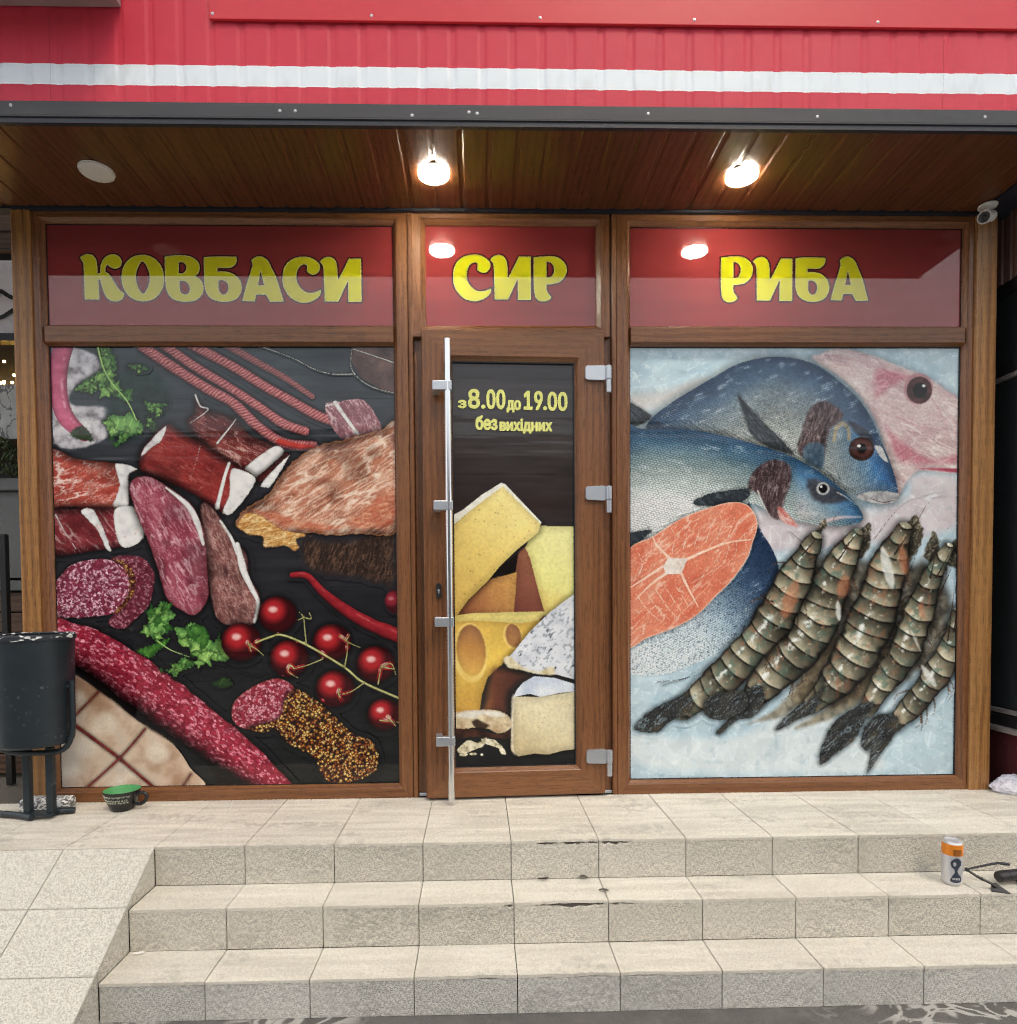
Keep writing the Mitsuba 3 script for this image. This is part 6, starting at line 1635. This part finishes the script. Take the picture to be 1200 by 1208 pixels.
def flake(x, y, z, a, b, rot, curl, seed):
    g = np.linspace(-1, 1, 9); U, W = np.meshgrid(g, g)
    edge = 1 - 0.25 * meshkit.noise(np.c_[U.ravel(), W.ravel(), np.full(81, seed)] * 2.5)
    u, w = U.ravel() * a * edge, W.ravel() * b * edge * (1 - 0.55 * np.abs(U.ravel()) ** 2)
    h = curl * (meshkit.fbm(np.c_[u * 60, w * 60, np.full(81, seed)], 3, seed)) + 0.0008
    c, s = math.cos(rot), math.sin(rot)
    top = np.c_[x + c * u - s * w, y + s * u + c * w, z + h]
    f = [(i * 9 + j, i * 9 + j + 1, i * 9 + j + 10) for i in range(8) for j in range(8)] + [(i * 9 + j, i * 9 + j + 10, i * 9 + j + 9) for i in range(8) for j in range(8)]
    f = np.array(f); return trimesh.Trimesh(np.vstack([top, top - [0, 0, 0.0005]]), np.vstack([f, f[:, ::-1] + 81]), process=False)


tag(obj('paper_scrap', flake(-1.165, YE - TD - 0.02, -2 * RH, 0.020, 0.010, 0.3, 0.010, 4), 'mat_paper'), 'small white paper scrap in the corner of the lowest step by the ramp', 'paper scrap')
tag(obj('dry_leaf', flake(0.440, -0.655, -RH, 0.020, 0.009, -0.3, 0.012, 7), 'mat_leaf_dry'), 'curled dark leaf on the middle step below the door', 'leaf')
for x, y, a in ((0.235, YE - 0.014, 0.022), (0.385, YE - 0.012, 0.020)):
    tag(obj('dry_leaf', flake(x, y, -RH, a, 0.009, 0.1, 0.022, int(a * 1000)), 'mat_leaf_dry'), ('left' if a > 0.021 else 'right') + ' one of two dark withered leaves lying against the riser of the landing', 'leaf', 'withered leaves against the riser')

# ------------------------------------------------------------------ the neighbour on the right
nb = thing('neighbour_building', 'dark brown ribbed side wall with a black window, beyond the right corner post', 'building')
scene['mat_brown_metal'] = principled((0.20, 0.105, 0.080), 0.38)
scene['mat_burgundy'] = principled((0.075, 0.018, 0.020), 0.4)
scene['mat_sill'] = principled((0.20, 0.18, 0.17), 0.4)
scene['mat_dark_glass'] = gloss((0.020, 0.028, 0.032), 1.6)
XN = 2.470
pr = ribs(-0.20, 0.60, 0.050, 0.03, 0.010, 0.006, 0.010)
obj('cladding', sheet(pr, 2.36, 3.40, lambda y, d, z: (XN + d, y, z)), 'mat_brown_metal', nb)
obj('wall', cuboid(XN + 0.012, XN + 2.0, -0.20, 0.60, ZG, 3.40), 'mat_black', nb)
obj('back_wall', cuboid(2.372, XN + 0.012, 0.40, 0.60, ZG, 3.40), 'mat_black', nb)
obj('plinth', cuboid(XN, XN + 0.012, -0.20, 0.40, ZG, 0.262), 'mat_burgundy', nb)
obj('sill', cuboid(XN - 0.035, XN + 0.012, -0.21, 0.40, 0.2625, 0.285, 0.003), 'mat_sill', nb)
WPR = [(0, 0), (0.05, 0), (0.055, 0.012), (0.055, 0.03), (0, 0.03)]


def side_frame(y0, z0, y1, z1, prof):
    m = frame(y0, z0, y1, z1, prof)
    m['v'] = np.c_[XN - 0.004 + m['v'][:, 1], m['v'][:, 0], m['v'][:, 2]]
    return m


wn = obj('window', side_frame(-0.19, 0.286, 0.30, 2.355, WPR), 'mat_black', nb)
obj('sash', side_frame(-0.132, 0.345, 0.19, 1.93, [(0, 0.004), (0.018, 0.004), (0.022, 0.018), (0, 0.018)]), 'mat_sill', wn)
obj('transom', cuboid(XN - 0.002, XN + 0.02, -0.134, 0.244, 1.931, 1.990), 'mat_black', wn)
obj('pane', cuboid(XN + 0.012, XN + 0.0125, -0.134, 0.244, 0.342, 2.30), 'mat_dark_glass', wn)

# ------------------------------------------------------------------ the stall on the left, seen in the gap beside the corner post
ks = thing('market_stall', 'neighbouring stall with brown boards, white valance and golden lights, at the left edge', 'stall')
YK = 0.45
scene['mat_board'] = principled(proc(wood((0.04, 0.02, 0.012), (0.085, 0.045, 0.026), (0.11, 0.06, 0.035))), 0.5)
scene['mat_fabric'] = principled(proc(lambda p, n, uv: mix((0.62, 0.58, 0.62), (0.78, 0.76, 0.78), fbm(p.x * 40, p.z * 12))), 0.8)
scene['mat_pale_panel'] = principled(proc(lambda p, n, uv: mix((0.30, 0.31, 0.30), (0.46, 0.47, 0.45), fbm(p.x * 30, p.z * 18)) * (1 - 0.7 * smoothstep(0.9, 0.97, 1 - dr.abs(2 * fbm(p.x * 22, p.z * 14 + 5) - 1)))), 0.7)
scene['mat_garland'] = principled((0.035, 0.055, 0.018), 0.6)
scene['mat_counter'] = principled((0.105, 0.110, 0.110), 0.45)
scene['mat_bulb'] = principled((0.8, 0.6, 0.3), 0.4)
for k in range(7):
    z = 2.68 + k * 0.105
    obj('board', bar(chamfer_rect(0.099, 0.018, 0.004), (-3.4, YK, z), (-2.04, YK, z), Z, Y), 'mat_board', ks)
obj('backing', cuboid(-3.4, -2.04, YK + 0.25, YK + 0.27, ZG, 3.40), 'mat_black', ks)
xs = np.linspace(-3.4, -2.04, 120)


def scallop(x, base, amp, per, ph=0.0):
    return base - amp * np.abs(np.sin((x - ph) * math.pi / per))


for i, (zt_, base, y) in enumerate(((2.63, 2.48, YK - 0.016), (2.50, 2.385, YK - 0.009), (2.41, 2.285, YK - 0.002))):
    low = scallop(xs, base, 0.040, 0.16, 0.05 * i)
    obj('valance', slab(Polygon(np.r_[np.c_[xs, low], [(-2.04, zt_), (-3.4, zt_)]]), y, y + 0.005), 'mat_fabric', ks)
    obj('valance_edge', slab(LineString(np.c_[xs, low]).buffer(0.010), y - 0.0015, y - 0.0005), 'mat_black', ks)
obj('beam', cuboid(-3.4, -2.04, YK - 0.03, YK + 0.03, 2.225, 2.262), 'mat_black_trim', ks)
RB = np.random.RandomState(8)
for k in range(44):
    p = [-2.75 + 0.0165 * k + RB.uniform(-0.01, 0.01), YK + RB.uniform(0.05, 0.2), RB.uniform(2.03, 2.20)]
    b = obj('light_bulb', trimesh.creation.icosphere(1, 0.0075).apply_translation(p), 'mat_bulb', ks)
    scene[b]['emitter'] = {'type': 'area', 'radiance': {'type': 'rgb', 'value': [7.0, 3.9, 0.7]}}
obj('pale_panel', cuboid(-3.4, -2.04, YK, YK + 0.02, 1.74, 2.015), 'mat_pale_panel', ks)
g = []
for k in range(420):
    p = np.array([RB.uniform(-3.0, -2.05), YK + RB.uniform(-0.06, 0.01), RB.uniform(1.545, 1.735)])
    t = trimesh.creation.icosphere(0, 1.0); t.apply_scale([0.006, 0.006, 0.026]); t.apply_transform(trimesh.transformations.euler_matrix(*RB.uniform(-1.2, 1.2, 3))); t.apply_translation(p); g.append(t)
tag(obj('garland', trimesh.util.concatenate(g), 'mat_garland', ks), 'green garland under the pale panel', None, None, 'stuff')
obj('shelf', cuboid(-3.4, -2.04, YK - 0.03, YK + 0.02, 1.475, 1.535, 0.003), 'mat_counter', ks)
obj('counter_panel', cuboid(-3.4, -2.04, YK, YK + 0.02, 1.03, 1.470), 'mat_counter', ks)
obj('ledge', cuboid(-3.4, -2.04, YK - 0.02, YK + 0.02, 0.965, 1.015, 0.003), 'mat_counter', ks)
for k in range(9):
    z = 0.855 - k * 0.105
    obj('board', bar(chamfer_rect(0.099, 0.018, 0.004), (-3.4, YK, z), (-2.04, YK, z), Z, Y), 'mat_board', ks)
obj('rail_post', cuboid(-2.345, -2.315, YK - 0.16, YK - 0.13, 0.0, 1.24, 0.003), 'mat_black', ks)
scene['mat_pale_tile'] = principled(proc(lambda p, n, uv: mix((0.56, 0.58, 0.56), (0.25, 0.26, 0.26), smoothstep(0.80, 0.95, 1 - dr.abs(2 * fbm(p.x * 26, p.z * 26) - 1)))), 0.4)
tag(obj('marble_slab', cuboid(-2.20, -2.07, 0.22, 0.25, 0.001, 0.36, 0.003), 'mat_pale_tile'), 'pale veined stone slab leaning low behind the litter bin', 'slab')

# ------------------------------------------------------------------ across the street: what the door glass mirrors
hall = thing('market_hall', 'long low grey market hall across the street, mirrored in the door glass', 'building')
scene['mat_hall'] = principled((0.10, 0.10, 0.095), 0.8)
scene['mat_hall_roof'] = principled((0.06, 0.055, 0.055), 0.6)
obj('wall', cuboid(-26, 26, -21, -14.0, ZG, 4.4), 'mat_hall', hall)
obj('roof', trimesh.convex.convex_hull(np.array([(x, y, z) for x in (-26.4, 26.4) for y, z in ((-21.4, 4.402), (-13.6, 4.402), (-17.5, 6.0))])), 'mat_hall_roof', hall)
for k in range(10):
    x = -24 + k * 5.2
    w = obj('window', cuboid(x, x + 2.6, -13.998, -13.96, 1.0, 2.9), 'mat_hall_roof', hall)
    obj('pane', cuboid(x + 0.1, x + 2.5, -13.958, -13.95, 1.1, 2.8), 'mat_dark_glass', w)
